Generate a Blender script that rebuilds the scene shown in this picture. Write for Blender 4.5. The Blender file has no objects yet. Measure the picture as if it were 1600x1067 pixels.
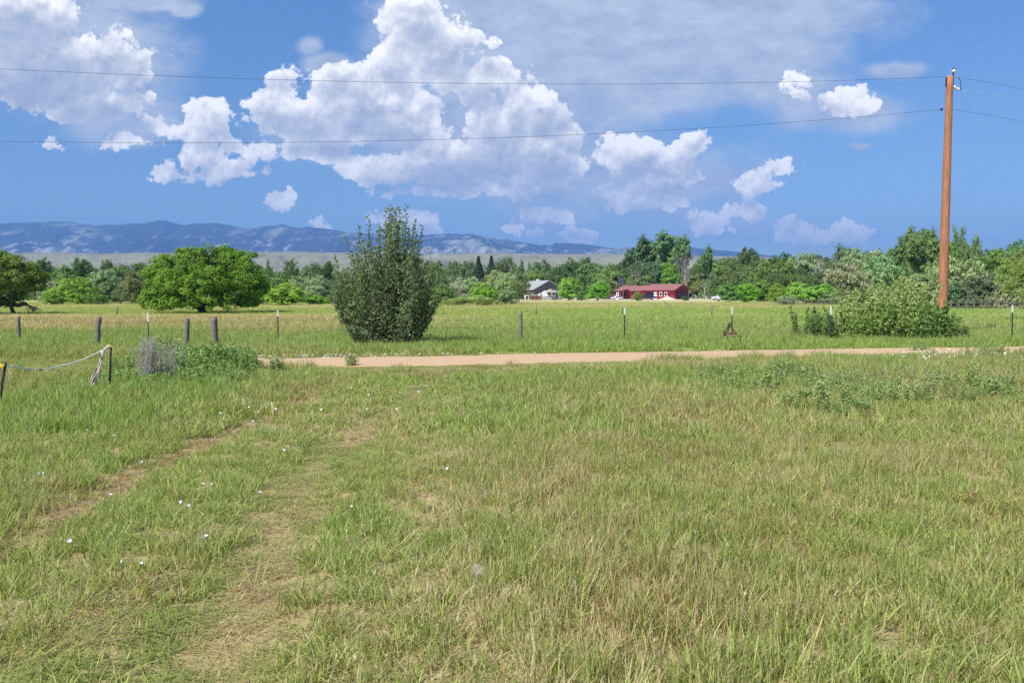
import bpy, math, random
import numpy as np
from mathutils import Vector
R = math.radians
rng = np.random.default_rng(7)
random.seed(7)
scene = bpy.context.scene
COL = scene.collection

# ------------------------------------------------------------------ camera
F, CX, CY, YH, EYE = 1250.0, 800.0, 533.5, 459.0, 1.65
PITCH = math.atan((CY - YH) / F)
cam_d = bpy.data.cameras.new('camera'); cam = bpy.data.objects.new('camera', cam_d); COL.objects.link(cam)
cam.location = (0, 0, EYE); cam.rotation_euler = (R(90) - PITCH, 0, 0)
cam_d.sensor_width = 36; cam_d.lens = F / 1600 * 36
cam_d.clip_start = 0.1; cam_d.clip_end = 60000
scene.camera = cam
scene.view_settings.view_transform = 'Standard'; scene.view_settings.look = 'None'
scene.view_settings.exposure = 0.54; scene.view_settings.gamma = 1
scene.cycles.max_bounces = 6; scene.cycles.diffuse_bounces = 3; scene.cycles.glossy_bounces = 2
scene.cycles.transmission_bounces = 4; scene.cycles.volume_bounces = 0; scene.cycles.transparent_max_bounces = 8
scene.cycles.use_denoising = False; scene.cycles.use_adaptive_sampling = True; scene.cycles.adaptive_threshold = 0.012

cp, sp = math.cos(PITCH), math.sin(PITCH)
def ray(px, py):
    a, b = (px - CX) / F, (CY - py) / F
    return a, cp + b * sp, -sp + b * cp
def at(px, py, Y):                       # point of the place seen at a pixel, Y metres ahead
    x, y, z = ray(px, py); k = Y / y
    return Vector((x * k, Y, EYE + z * k))
def gp(px, py):                          # point of the flat ground seen at a pixel
    x, y, z = ray(px, py); k = -EYE / z
    return (x * k, y * k)
def uv(px, py):
    x, y, z = ray(px, py); return x / y, z / y

# ------------------------------------------------------------------ sun and sky
SUN_EL, SUN_AZ = R(50), math.atan2(-0.68, -0.72)    # direction towards the sun: behind the camera, to the left
sdir = Vector((math.sin(SUN_AZ) * math.cos(SUN_EL), math.cos(SUN_AZ) * math.cos(SUN_EL), math.sin(SUN_EL)))
sun_d = bpy.data.lights.new('sun', 'SUN'); sun = bpy.data.objects.new('sun', sun_d); COL.objects.link(sun)
sun_d.energy = 4.6; sun_d.angle = R(0.53); sun_d.color = (1.0, 0.955, 0.88)
sun.rotation_euler = sdir.to_track_quat('Z', 'Y').to_euler()

class NT:                                # small helper for writing node trees
    def __init__(s, tree): s.t = tree
    def n(s, kind, **kw):
        nd = s.t.nodes.new(kind)
        for k, v in kw.items(): setattr(nd, k, v)
        return nd
    def put(s, sock, v):
        if hasattr(v, 'is_output'): s.t.links.new(v, sock)
        elif v is not None: sock.default_value = v
    def m(s, op, a, b=None, c=None, clamp=False):
        nd = s.n('ShaderNodeMath', operation=op); nd.use_clamp = clamp
        s.put(nd.inputs[0], a); s.put(nd.inputs[1], b); s.put(nd.inputs[2], c)
        return nd.outputs[0]
    def v(s, op, a, b=None, out=0):
        nd = s.n('ShaderNodeVectorMath', operation=op)
        s.put(nd.inputs[0], a)
        if op == 'SCALE': s.put(nd.inputs['Scale'], b)
        else: s.put(nd.inputs[1], b)
        return nd.outputs[out]
    def mix(s, f, a, b, mode='MIX'):
        nd = s.n('ShaderNodeMix', data_type='RGBA', blend_type=mode); nd.clamp_factor = True
        s.put(nd.inputs[0], f); s.put(nd.inputs[6], a); s.put(nd.inputs[7], b)
        return nd.outputs[2]
    def rng(s, x, a, b, c=0.0, d=1.0, smooth=False):
        nd = s.n('ShaderNodeMapRange'); nd.interpolation_type = 'SMOOTHSTEP' if smooth else 'LINEAR'
        for i, q in enumerate((x, a, b, c, d)): s.put(nd.inputs[i], q)
        return nd.outputs[0]
    def noise(s, vec, scale, detail=4, rough=.55, dist=0.0, out=0):
        nd = s.n('ShaderNodeTexNoise')
        s.put(nd.inputs['Vector'], vec); nd.inputs['Scale'].default_value = scale; nd.inputs['Detail'].default_value = detail
        nd.inputs['Roughness'].default_value = rough; nd.inputs['Distortion'].default_value = dist
        return nd.outputs[out]
    def voro(s, vec, scale, detail=2, rough=.5, smooth=.35):
        nd = s.n('ShaderNodeTexVoronoi'); nd.feature = 'SMOOTH_F1'
        s.put(nd.inputs['Vector'], vec); nd.inputs['Scale'].default_value = scale
        nd.inputs['Detail'].default_value = detail; nd.inputs['Roughness'].default_value = rough; nd.inputs['Smoothness'].default_value = smooth
        nd.normalize = True
        return nd.outputs['Distance']

def c4(r, g, b): return (r, g, b, 1.0)

# cumulus puffs (pixel x, y, radius x, radius y); soft = thin veils and grey sheets
CRISP = [(20,28,95,60),(55,100,105,62),(150,88,62,46),(195,112,44,42),(120,150,92,38),(30,140,60,30),(195,158,42,22),
 (250,203,22,15),(213,221,19,7),(73,226,16,10),(322,176,27,17),(322,196,22,16),
 (308,243,33,28),(345,262,60,20),(408,236,42,15),(470,242,44,9),(325,270,45,15),
 (428,162,46,42),(480,182,60,40),(545,118,50,20),(555,160,78,42),(615,185,70,42),(515,205,110,20),(655,215,60,25),
 (648,26,44,40),(690,70,58,50),(618,92,28,30),(745,125,60,28),(762,185,38,44),(800,172,30,44),(842,170,50,30),
 (612,262,58,26),(690,250,90,45),(770,230,80,50),(850,235,62,40),(878,200,16,26),(900,262,55,34),(860,275,90,30),
 (690,302,72,9),(800,292,70,18),(955,250,60,32),(1010,238,46,28),(1068,228,28,22),(985,298,36,16),(1030,270,70,20),(1000,320,44,12),
 (938,296,22,9),(1182,288,27,13),(1218,266,12,8),(1160,328,16,9),(1110,352,20,9),(1244,360,17,12),(866,340,34,9),(790,354,20,8),
 (868,365,30,6),(505,352,11,7),(640,345,42,14),(428,318,6,4),(1322,358,17,8),(1262,128,15,8),(1240,152,9,6),(1325,162,34,18),(1245,155,12,8)]
SOFT = [(720,60,120,90,.8),(830,40,230,120,1.0),(1205,120,52,46,.75),(960,110,190,95,.85),(1060,40,210,110,.8),(1180,90,140,70,.6),(760,200,260,90,.55),(900,270,240,60,.5),(120,80,160,90,.6),
 (225,4,90,14,.7),(290,16,26,14,.7),(510,100,36,18,.7),(480,70,16,12,.4),(1395,108,52,13,.6),(1340,175,90,26,.4),(1100,285,90,40,.4),
 (1140,350,90,22,.28),(1290,370,70,20,.36),(1345,228,16,5,.5),(190,185,70,40,.5),(200,218,40,12,.6),(500,215,80,40,.5),(1000,300,120,45,.5),(860,345,90,25,.35),(1250,150,60,40,.45),(1240,20,160,50,.45)]

world = bpy.data.worlds.new('World'); scene.world = world; world.use_nodes = True
wt = world.node_tree; wt.nodes.clear(); W = NT(wt)
sky = W.n('ShaderNodeTexSky', sky_type='NISHITA'); sky.sun_disc = False
sky.sun_elevation = SUN_EL; sky.sun_rotation = SUN_AZ
sky.altitude = 1300; sky.air_density = 1.0; sky.dust_density = 0.15; sky.ozone_density = 2.2
bg = W.n('ShaderNodeBackground'); bg.inputs[1].default_value = 0.065
tc = W.n('ShaderNodeTexCoord')
sx = W.n('ShaderNodeSeparateXYZ'); wt.links.new(tc.outputs['Generated'], sx.inputs[0])
skyt = W.mix(W.rng(sx.outputs[2], 0.0, 0.34), c4(0.94, 1.04, 1.06), c4(0.98, 1.38, 1.74))    # clear dry air: little glare low down
skycol = W.mix(1.0, sky.outputs[0], skyt, 'MULTIPLY')
W.put(bg.inputs[0], skycol)
yy = W.m('MAXIMUM', sx.outputs[1], 0.05)
cu, cv = W.m('DIVIDE', sx.outputs[0], yy), W.m('DIVIDE', sx.outputs[2], yy)
cb = W.n('ShaderNodeCombineXYZ'); W.put(cb.inputs[0], cu); W.put(cb.inputs[1], cv)
P = cb.outputs[0]
region = W.m('MULTIPLY', W.m('GREATER_THAN', sx.outputs[1], 0.3), W.m('MULTIPLY', W.m('GREATER_THAN', cv, 0.02), W.m('LESS_THAN', W.m('ABSOLUTE', cu), 1.4)))

def field_group(name, blobs, soft):
    g = bpy.data.node_groups.new(name, 'ShaderNodeTree')
    g.interface.new_socket('P', in_out='INPUT', socket_type='NodeSocketVector')
    g.interface.new_socket('F', in_out='OUTPUT', socket_type='NodeSocketFloat')
    G = NT(g); gi = G.n('NodeGroupInput'); go = G.n('NodeGroupOutput')
    cur = None
    for b in blobs:
        u, v_ = uv(b[0], b[1]); rx, ry = b[2] / F, b[3] / F
        d = G.v('MULTIPLY', G.v('SUBTRACT', gi.outputs[0], (u, v_, 0)), (1 / rx, 1 / ry, 0))
        ln = G.v('LENGTH', d, None, 1)
        s = b[4] if soft else math.sqrt(rx * ry) * 1.0
        f = G.m('MULTIPLY_ADD', ln, -s, s + (.002 if (s < .021 and not soft) else 0))
        cur = f if cur is None else G.m('SMOOTH_MAX', cur, f, 0.25 if soft else 0.008)
    g.links.new(cur, go.inputs[0])
    return g
g_crisp = field_group('cumulus_field', CRISP, False)
g_soft = field_group('veil_field', SOFT, True)
def use(g, p):
    nd = W.n('ShaderNodeGroup'); nd.node_tree = g; W.put(nd.inputs[0], p); return nd.outputs[0]
wob = W.v('SUBTRACT', W.noise(P, 9, 6, .6, out=1), (.5, .5, .5))
P1 = W.v('ADD', P, W.v('SCALE', wob, .024))
def puffs(p):                              # billows at three sizes
    a = W.voro(p, 20, 4.0, .62, .22)
    b = W.noise(p, 24, 8, .64)
    return W.m('ADD', W.m('MULTIPLY', W.m('SUBTRACT', .36, a), .100), W.m('MULTIPLY', W.m('SUBTRACT', b, .5), .060))
SD = Vector((-.35, 1.0)).normalized()
def off(p, k): return W.v('ADD', p, (SD[0] * k, SD[1] * k, 0))
brk = W.m('MULTIPLY', W.m('SUBTRACT', W.noise(P, 11, 4, .55), .5), .075)
f0 = W.m('ADD', use(g_crisp, P1), brk)
f1 = use(g_crisp, off(P1, .024))
q0 = puffs(P1); q1 = puffs(off(P1, .008))
dens = W.m('ADD', f0, q0)
alpha = W.rng(dens, .000, .0065, 0, 1, True)
edge_thin = W.rng(dens, 0, .03)
macro = W.rng(W.m('ADD', f1, W.m('MULTIPLY', q1, .8)), -.022, .040, 1.0, 0.0, True)
def relief(p): return W.m('ADD', W.m('MULTIPLY', W.voro(p, 13, 1.0, .5, .6), .6), W.m('MULTIPLY', W.voro(p, 31, 2.0, .6, .35), .4))
big = W.m('MULTIPLY', W.m('SUBTRACT', relief(off(P1, .014)), relief(P1)), 3.4)                   # little cloud towards the sun = bright
micro = W.m('ADD', big, W.m('MULTIPLY', W.m('SUBTRACT', q0, q1), 12.0))
lit = W.m('ADD', W.m('MULTIPLY', macro, .74), W.m('ADD', W.m('MULTIPLY', micro, W.m('MULTIPLY_ADD', macro, .75, .35)), .18), clamp=True)
grey = c4(.265, .325, .44); white = c4(.90, .885, .86)
ccol = W.mix(lit, grey, white)
# veils
nsoft = W.noise(W.v('MULTIPLY', P, (1, 1.5, 1)), 5.5, 8, .58)
nst = W.noise(W.v('MULTIPLY', P1, (1, 2.0, 1)), 16, 5, .6)
fs = use(g_soft, P1)
ds = W.m('ADD', fs, W.m('ADD', W.m('MULTIPLY', W.m('SUBTRACT', nsoft, .5), .8), W.m('MULTIPLY', W.m('SUBTRACT', nst, .5), .28)))
salpha = W.m('MULTIPLY', W.rng(ds, -.22, .26, 0, 1, True), .96)
scol = W.mix(W.rng(nst, .35, .7), c4(.30, .37, .49), c4(.46, .52, .61))
skylin = W.v('SCALE', skycol, .065)
base = W.mix(salpha, skylin, scol)
final = W.mix(alpha, base, ccol)
hz = W.rng(cv, .02, .16, .45, 0.0)                              # distant clouds sink into the pale air
final = W.mix(hz, final, skylin)
bg2 = W.n('ShaderNodeBackground'); W.put(bg2.inputs[0], final); bg2.inputs[1].default_value = 1.0
ms = W.n('ShaderNodeMixShader'); W.put(ms.inputs[0], region)
wt.links.new(bg.outputs[0], ms.inputs[1]); wt.links.new(bg2.outputs[0], ms.inputs[2])
wo = W.n('ShaderNodeOutputWorld'); wt.links.new(ms.outputs[0], wo.inputs[0])
world.cycles.sampling_method = 'MANUAL'; world.cycles.sample_map_resolution = 256

# ------------------------------------------------------------------ mesh helpers
def mesh_np(name, V, faces, mats=(), attrs=None, smooth=False, fmat=None):
    """faces: list of (n,k) int arrays"""
    me = bpy.data.meshes.new(name)
    V = np.asarray(V, np.float32)
    fl = [np.asarray(f, np.int32) for f in faces if len(f)]
    me.vertices.add(len(V)); me.vertices.foreach_set('co', V.ravel())
    idx = np.concatenate([f.ravel() for f in fl]); tot = np.concatenate([np.full(len(f), f.shape[1], np.int32) for f in fl])
    st = np.concatenate([[0], np.cumsum(tot)[:-1]]).astype(np.int32)
    me.loops.add(len(idx)); me.loops.foreach_set('vertex_index', idx)
    me.polygons.add(len(tot)); me.polygons.foreach_set('loop_start', st); me.polygons.foreach_set('loop_total', tot)
    for k, a in (attrs or {}).items():
        a = np.asarray(a, np.float32); at_ = me.attributes.new(k, 'FLOAT' if a.ndim == 1 else 'FLOAT_VECTOR', 'POINT')
        at_.data.foreach_set('value' if a.ndim == 1 else 'vector', a.ravel())
    for m_ in mats: me.materials.append(m_)
    if fmat is not None: me.polygons.foreach_set('material_index', np.asarray(fmat, np.int32))
    me.polygons.foreach_set('use_smooth', np.full(len(tot), smooth))
    me.update(calc_edges=True); me.validate()
    return me
def link(name, me, parent=None, loc=(0, 0, 0), rot=(0, 0, 0), scale=(1, 1, 1)):
    o = bpy.data.objects.new(name, me); COL.objects.link(o)
    o.parent = parent; o.location = loc; o.rotation_euler = rot; o.scale = scale
    return o
def tag(o, label=None, cat=None, group=None, kind=None):
    if label: o['label'] = label
    if cat: o['category'] = cat
    if group: o['group'] = group
    if kind: o['kind'] = kind
    return o
def thing(name, label, cat, loc=(0, 0, 0), rz=0.0, group=None):
    o = bpy.data.objects.new(name, None); COL.objects.link(o); o.location = loc; o.rotation_euler = (0, 0, rz); o.empty_display_size = .2
    return tag(o, label, cat, group)

class MB:                                 # collects boxes, prisms and tubes into one mesh
    def __init__(s): s.v = []; s.f = []; s.n = 0
    def add(s, v, f): s.v += [tuple(q) for q in v]; s.f += [tuple(i + s.n for i in q) for q in f]; s.n += len(v); return s
    def box(s, c, d, rz=0.0, rx=0.0, ry=0.0):
        from mathutils import Euler
        M = Euler((rx, ry, rz)).to_matrix(); c = Vector(c)
        v = [c + M @ Vector((x * d[0] / 2, y * d[1] / 2, z * d[2] / 2)) for x in (-1, 1) for y in (-1, 1) for z in (-1, 1)]
        return s.add(v, [(0, 1, 3, 2), (4, 6, 7, 5), (0, 4, 5, 1), (2, 3, 7, 6), (0, 2, 6, 4), (1, 5, 7, 3)])
    def tube(s, pts, rad, k=8, cap=True):
        pts = [Vector(p) for p in pts]; n = len(pts)
        rad = rad if hasattr(rad, '__len__') else [rad] * n
        base = s.n; vs = []
        for i, p in enumerate(pts):
            t = (pts[min(i + 1, n - 1)] - pts[max(i - 1, 0)]).normalized()
            a = t.cross(Vector((0, 0, 1)) if abs(t.z) < .9 else Vector((1, 0, 0))).normalized(); b = t.cross(a)
            for j in range(k):
                an = 2 * math.pi * j / k
                vs.append(p + (a * math.cos(an) + b * math.sin(an)) * rad[i])
        fs = [(i * k + j, i * k + (j + 1) % k, (i + 1) * k + (j + 1) % k, (i + 1) * k + j) for i in range(n - 1) for j in range(k)]
        if cap: fs += [tuple(range(k))[::-1], tuple((n - 1) * k + j for j in range(k))]
        return s.add(vs, fs)
    def prism(s, poly, axis, a, b, M=None):   # poly in the other two axes, extruded from a to b
        k = len(poly); vs = []
        for t in (a, b):
            for (p, q) in poly:
                w = {0: (t, p, q), 1: (p, t, q), 2: (p, q, t)}[axis]
                vs.append(M @ Vector(w) if M else w)
        return s.add(vs, [tuple(range(k)), tuple(range(k, 2 * k))[::-1]] + [(i, i + k, (i + 1) % k + k, (i + 1) % k) for i in range(k)])
    def sphere(s, c, r, sc=(1, 1, 1), n=8, m=6):
        vs = [(c[0], c[1], c[2] + r * sc[2])]
        for i in range(1, m):
            th = math.pi * i / m
            for j in range(n):
                ph = 2 * math.pi * j / n
                vs.append((c[0] + r * sc[0] * math.sin(th) * math.cos(ph), c[1] + r * sc[1] * math.sin(th) * math.sin(ph), c[2] + r * sc[2] * math.cos(th)))
        vs.append((c[0], c[1], c[2] - r * sc[2]))
        fs = [(0, 1 + j, 1 + (j + 1) % n) for j in range(n)]
        for i in range(m - 2):
            a = 1 + i * n
            fs += [(a + j, a + n + j, a + n + (j + 1) % n, a + (j + 1) % n) for j in range(n)]
        a = 1 + (m - 2) * n; e = len(vs) - 1
        fs += [(a + (j + 1) % n, a + j, e) for j in range(n)]
        return s.add(vs, fs)
    def build(s, name, mat, parent=None, smooth=False, bevel=0.0):
        me = bpy.data.meshes.new(name); me.from_pydata(s.v, [], s.f)
        me.materials.append(mat)
        import bmesh
        bm = bmesh.new(); bm.from_mesh(me); bmesh.ops.recalc_face_normals(bm, faces=bm.faces); 
        if bevel: bmesh.ops.bevel(bm, geom=list(bm.edges), offset=bevel, segments=2, affect='EDGES', profile=.6, clamp_overlap=True)
        bm.to_mesh(me); bm.free()
        if smooth: me.polygons.foreach_set('use_smooth', [True] * len(me.polygons))
        me.update()
        return link(name, me, parent)

def vnoise(x, y, seed=0):                 # smooth value noise 0..1
    x = np.asarray(x, float); y = np.asarray(y, float)
    xi = np.floor(x).astype(np.int64); yi = np.floor(y).astype(np.int64); fx = x - xi; fy = y - yi
    fx = fx * fx * (3 - 2 * fx); fy = fy * fy * (3 - 2 * fy)
    def h(a, b):
        n = (a * 374761393 + b * 668265263 + seed * 974634777) & 0x7fffffff
        n = ((n ^ (n >> 13)) * 1274126177) & 0x7fffffff
        return ((n ^ (n >> 16)) & 0xffff) / 65535.0
    return (h(xi, yi) * (1 - fx) + h(xi + 1, yi) * fx) * (1 - fy) + (h(xi, yi + 1) * (1 - fx) + h(xi + 1, yi + 1) * fx) * fy
def fbm(x, y, o=4, seed=0, gain=.5):
    s = 0; a = 1; t = 0
    for i in range(o):
        s = s + a * vnoise(x * 2 ** i + 17 * i, y * 2 ** i - 9 * i, seed + i); t += a; a *= gain
    return s / t
def sstep(x, a, b): t = np.clip((x - a) / (b - a), 0, 1); return t * t * (3 - 2 * t)

# ------------------------------------------------------------------ materials
def mat(name):
    m_ = bpy.data.materials.new(name); m_.use_nodes = True; t = m_.node_tree; t.nodes.clear()
    N = NT(t); out = N.n('ShaderNodeOutputMaterial'); N.out = out
    return m_, N
def pbsdf(N, col, rough=.7, spec=.3, metal=0.0, bump=None, bstr=.3, bdist=.02):
    b = N.n('ShaderNodeBsdfPrincipled'); N.put(b.inputs['Base Color'], col); N.put(b.inputs['Roughness'], rough)
    b.inputs['Specular IOR Level'].default_value = spec; b.inputs['Metallic'].default_value = metal
    if bump is not None:
        bn = N.n('ShaderNodeBump'); bn.inputs['Strength'].default_value = bstr; bn.inputs['Distance'].default_value = bdist
        N.put(bn.inputs['Height'], bump); N.put(b.inputs['Normal'], bn.outputs[0])
    N.t.links.new(b.outputs[0], N.out.inputs[0]); return b
def simple(name, c, rough=.6, spec=.4, metal=0.0, var=.18, scale=3.0, bstr=.25):
    m_, N = mat(name); o = N.n('ShaderNodeTexCoord').outputs['Object']
    n1 = N.noise(o, scale, 6, .6); n2 = N.noise(o, scale * 9, 4, .6)
    f = N.m('ADD', N.m('MULTIPLY', n1, .7), N.m('MULTIPLY', n2, .3))
    col = N.mix(N.rng(f, .3, .7), c4(*[q * (1 - var) for q in c]), c4(*[min(1, q * (1 + var)) for q in c]))
    pbsdf(N, col, rough, spec, metal, n2, bstr, .01); return m_
def attr(N, name, kind='GEOMETRY'):
    a = N.n('ShaderNodeAttribute'); a.attribute_name = name; a.attribute_type = kind; return a
def leafy(name, tr=.35, rough=.55, spec=.25, hue=.12):
    """leaves: object colour (the species), varied from leaf to leaf"""
    m_, N = mat(name); oi = N.n('ShaderNodeObjectInfo'); t = attr(N, 'tint').outputs['Fac']
    dark = N.mix(1.0, oi.outputs['Color'], c4(1.15, 1.3, 1.25), 'MULTIPLY'); lite = N.mix(1.0, oi.outputs['Color'], c4(2.5, 2.3, 2.0), 'MULTIPLY')
    geo = N.n('ShaderNodeNewGeometry')
    big = N.noise(N.v('SCALE', geo.outputs['Position'], 1.0), .55, 3, .6)
    f = N.m('ADD', N.m('MULTIPLY', t, .65), N.m('MULTIPLY', N.rng(big, .3, .7), .35))
    col = N.mix(f, dark, lite)
    b = N.n('ShaderNodeBsdfPrincipled'); N.put(b.inputs['Base Color'], col); b.inputs['Roughness'].default_value = rough
    b.inputs['Specular IOR Level'].default_value = spec
    tl = N.n('ShaderNodeBsdfTranslucent'); N.put(tl.inputs[0], N.mix(1.0, col, c4(1.2, 1.25, .6), 'MULTIPLY'))
    mx = N.n('ShaderNodeMixShader'); mx.inputs[0].default_value = tr
    N.t.links.new(b.outputs[0], mx.inputs[1]); N.t.links.new(tl.outputs[0], mx.inputs[2]); N.t.links.new(mx.outputs[0], N.out.inputs[0])
    return m_
M_LEAF = leafy('leaves')
M_BARK = simple('bark', (.105, .085, .07), .9, .1, var=.35, scale=5)
M_DEADWOOD = simple('dead_branches', (.42, .38, .36), .9, .1, var=.25, scale=5)
M_POST = simple('weathered_wood', (.20, .175, .155), .9, .1, var=.4, scale=8, bstr=.6)
M_STEEL = simple('post_steel', (.045, .06, .05), .6, .3, var=.3)
M_WHITE = simple('white_paint', (.80, .80, .79), .5, .4, var=.05)
M_BLACKROD = simple('dark_rod', (.03, .024, .024), .6, .3, var=.3)
M_YELLOW = simple('yellow_plastic', (.85, .55, .02), .4, .4, var=.05)
M_ROPE = simple('white_rope', (.72, .72, .72), .8, .2, var=.12, scale=60)
M_TANGLE = simple('faded_rope', (.62, .52, .47), .9, .1, var=.25, scale=20)
M_RUST = simple('rusted_iron', (.10, .05, .035), .85, .2, var=.5, scale=14)
M_RUSTLIT = simple('rusted_iron_lit', (.36, .22, .16), .8, .2, var=.3, scale=14)  # lit copy of the rust: sunlight on the cross bar put into its colour
M_WIRE = simple('power_wire', (.10, .11, .13), .5, .4, var=.1)
M_ALU = simple('aluminium_wire', (.62, .64, .66), .4, .5, var=.08)
M_PORC = simple('porcelain', (.75, .75, .74), .3, .5, var=.06)
M_DRYBRUSH = simple('dry_grey_stalks', (.46, .40, .34), .9, .1, var=.3, scale=9)
M_FENCEWIRE = simple('rusty_wire', (.16, .13, .11), .8, .2, var=.2)
M_RED = simple('red_siding', (.25, .022, .026), .6, .3, var=.12, scale=1.2)
M_REDROOF = simple('red_brown_roof', (.30, .135, .125), .7, .25, var=.12, scale=1.5)
M_GREYSIDE = simple('grey_brown_siding', (.15, .13, .12), .8, .2, var=.15, scale=2)
M_GREYROOF = simple('pale_grey_roof', (.34, .36, .36), .7, .3, var=.1, scale=1.5)
M_TANWALL = simple('tan_wall', (.42, .38, .30), .8, .2, var=.08)
M_DARKGLASS = simple('dark_window', (.025, .03, .04), .12, .6, var=.1, bstr=0)
M_DARKCAR = simple('dark_car_paint', (.025, .035, .05), .25, .6, var=.1, bstr=0)
M_WHITECAR = simple('white_car_paint', (.72, .74, .76), .3, .5, var=.05, bstr=0)
M_TYRE = simple('tyre_rubber', (.02, .02, .02), .9, .1, var=.1)
M_DARKBOX = simple('dark_slate_boards', (.06, .06, .075), .8, .2, var=.2, scale=3)
M_WHITEROCK = simple('white_stones', (.66, .64, .60), .8, .2, var=.15)
M_PETAL = simple('white_petals', (.86, .86, .88), .6, .2, var=.04)
M_PURPLE = simple('dull_purple_heads', (.30, .22, .25), .8, .1, var=.3)
M_SAND = simple('sand_heap', (.62, .50, .36), .95, .1, var=.12, scale=2)
M_MESHPALE = simple('seed_fluff', (.62, .56, .46), .9, .1, var=.1)

# pole wood: orange-brown with fine vertical grain
M_POLE, N = mat('treated_pole_wood'); o_ = N.n('ShaderNodeTexCoord').outputs['Object']
g1 = N.noise(N.v('MULTIPLY', o_, (9, 9, .5)), 4, 6, .65); g2 = N.noise(o_, 1.1, 4, .6); g3 = N.noise(N.v('MULTIPLY', o_, (1, 1, .35)), 22, 3, .7)
col = N.mix(N.rng(g1, .3, .7), c4(.20, .075, .035), c4(.60, .27, .14)); col = N.mix(N.m('MULTIPLY', N.rng(g2, .45, .7), .5), col, c4(.30, .15, .10))
col = N.mix(N.rng(g3, .63, .72), col, c4(.42, .30, .24))
pbsdf(N, col, .8, .2, 0, g1, .5, .01)

# ------------------------------------------------------------------ what grows where (real colours of the ground cover)
ROADN = [gp(x, y + 4) for x, y in ((300,572),(385,572),(500,570),(650,568),(800,565.5),(1000,560.5),(1200,554.5),(1400,550),(1600,547.5),(1900,545))]
ROADF = [gp(x, y + 4) for x, y in ((300,559),(385,557.5),(500,555.5),(650,553),(800,550),(1000,546.5),(1200,543.5),(1400,540.5),(1600,538),(1900,536))]
def interp(pts, x):
    p = np.array(pts); return np.interp(x, p[:, 0], p[:, 1])
def extr(pts, x):                        # with straight ends
    p = np.array(pts); y = np.interp(x, p[:, 0], p[:, 1])
    s1 = (p[-1, 1] - p[-2, 1]) / (p[-1, 0] - p[-2, 0])
    return np.where(x > p[-1, 0], p[-1, 1] + (x - p[-1, 0]) * s1, y)
XROAD = gp(372, 562)[0]
def ynear(x): return extr(ROADN, x) + (fbm(x * 1.3, x * 0, 3, 5) - .5) * .5
def yfar(x): return extr(ROADF, x) + (fbm(x * 1.1, x * 0 + 8, 3, 6) - .5) * .35
def poly_dist(X, Y, pts):
    d = np.full(np.shape(X), 1e9); 
    for (x0, y0), (x1, y1) in zip(pts[:-1], pts[1:]):
        dx, dy = x1 - x0, y1 - y0; t = np.clip(((X - x0) * dx + (Y - y0) * dy) / (dx * dx + dy * dy), 0, 1)
        d = np.minimum(d, np.hypot(X - x0 - t * dx, Y - y0 - t * dy))
    return d
RUT_R = [gp(x, y) for x, y in ((200,1400),(310,1067),(385,930),(425,850),(462,770),(520,700),(585,655),(660,605),(720,575))]
RUT_L = [gp(x, y) for x, y in ((-420,1100),(-120,930),(20,858),(110,800),(210,735),(270,712),(350,680),(440,640),(520,600),(590,575))]
def patch(X, Y, px, py, rx, ry):          # an irregular patch around the ground seen at a pixel
    x, y = gp(px, py); x1, _ = gp(px + rx, py); y1 = gp(px, py - ry)[1]; y2 = gp(px, py + ry)[1]
    sx_ = abs(x1 - x); sy_ = abs(y1 - y2) / 2
    d = np.hypot((X - x) / sx_, (Y - (y1 + y2) / 2) / sy_) + (fbm(X * 2.2, Y * 1.3, 3, 31) - .5) * 1.1
    return sstep(-d, -1.15, -.35)
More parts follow.
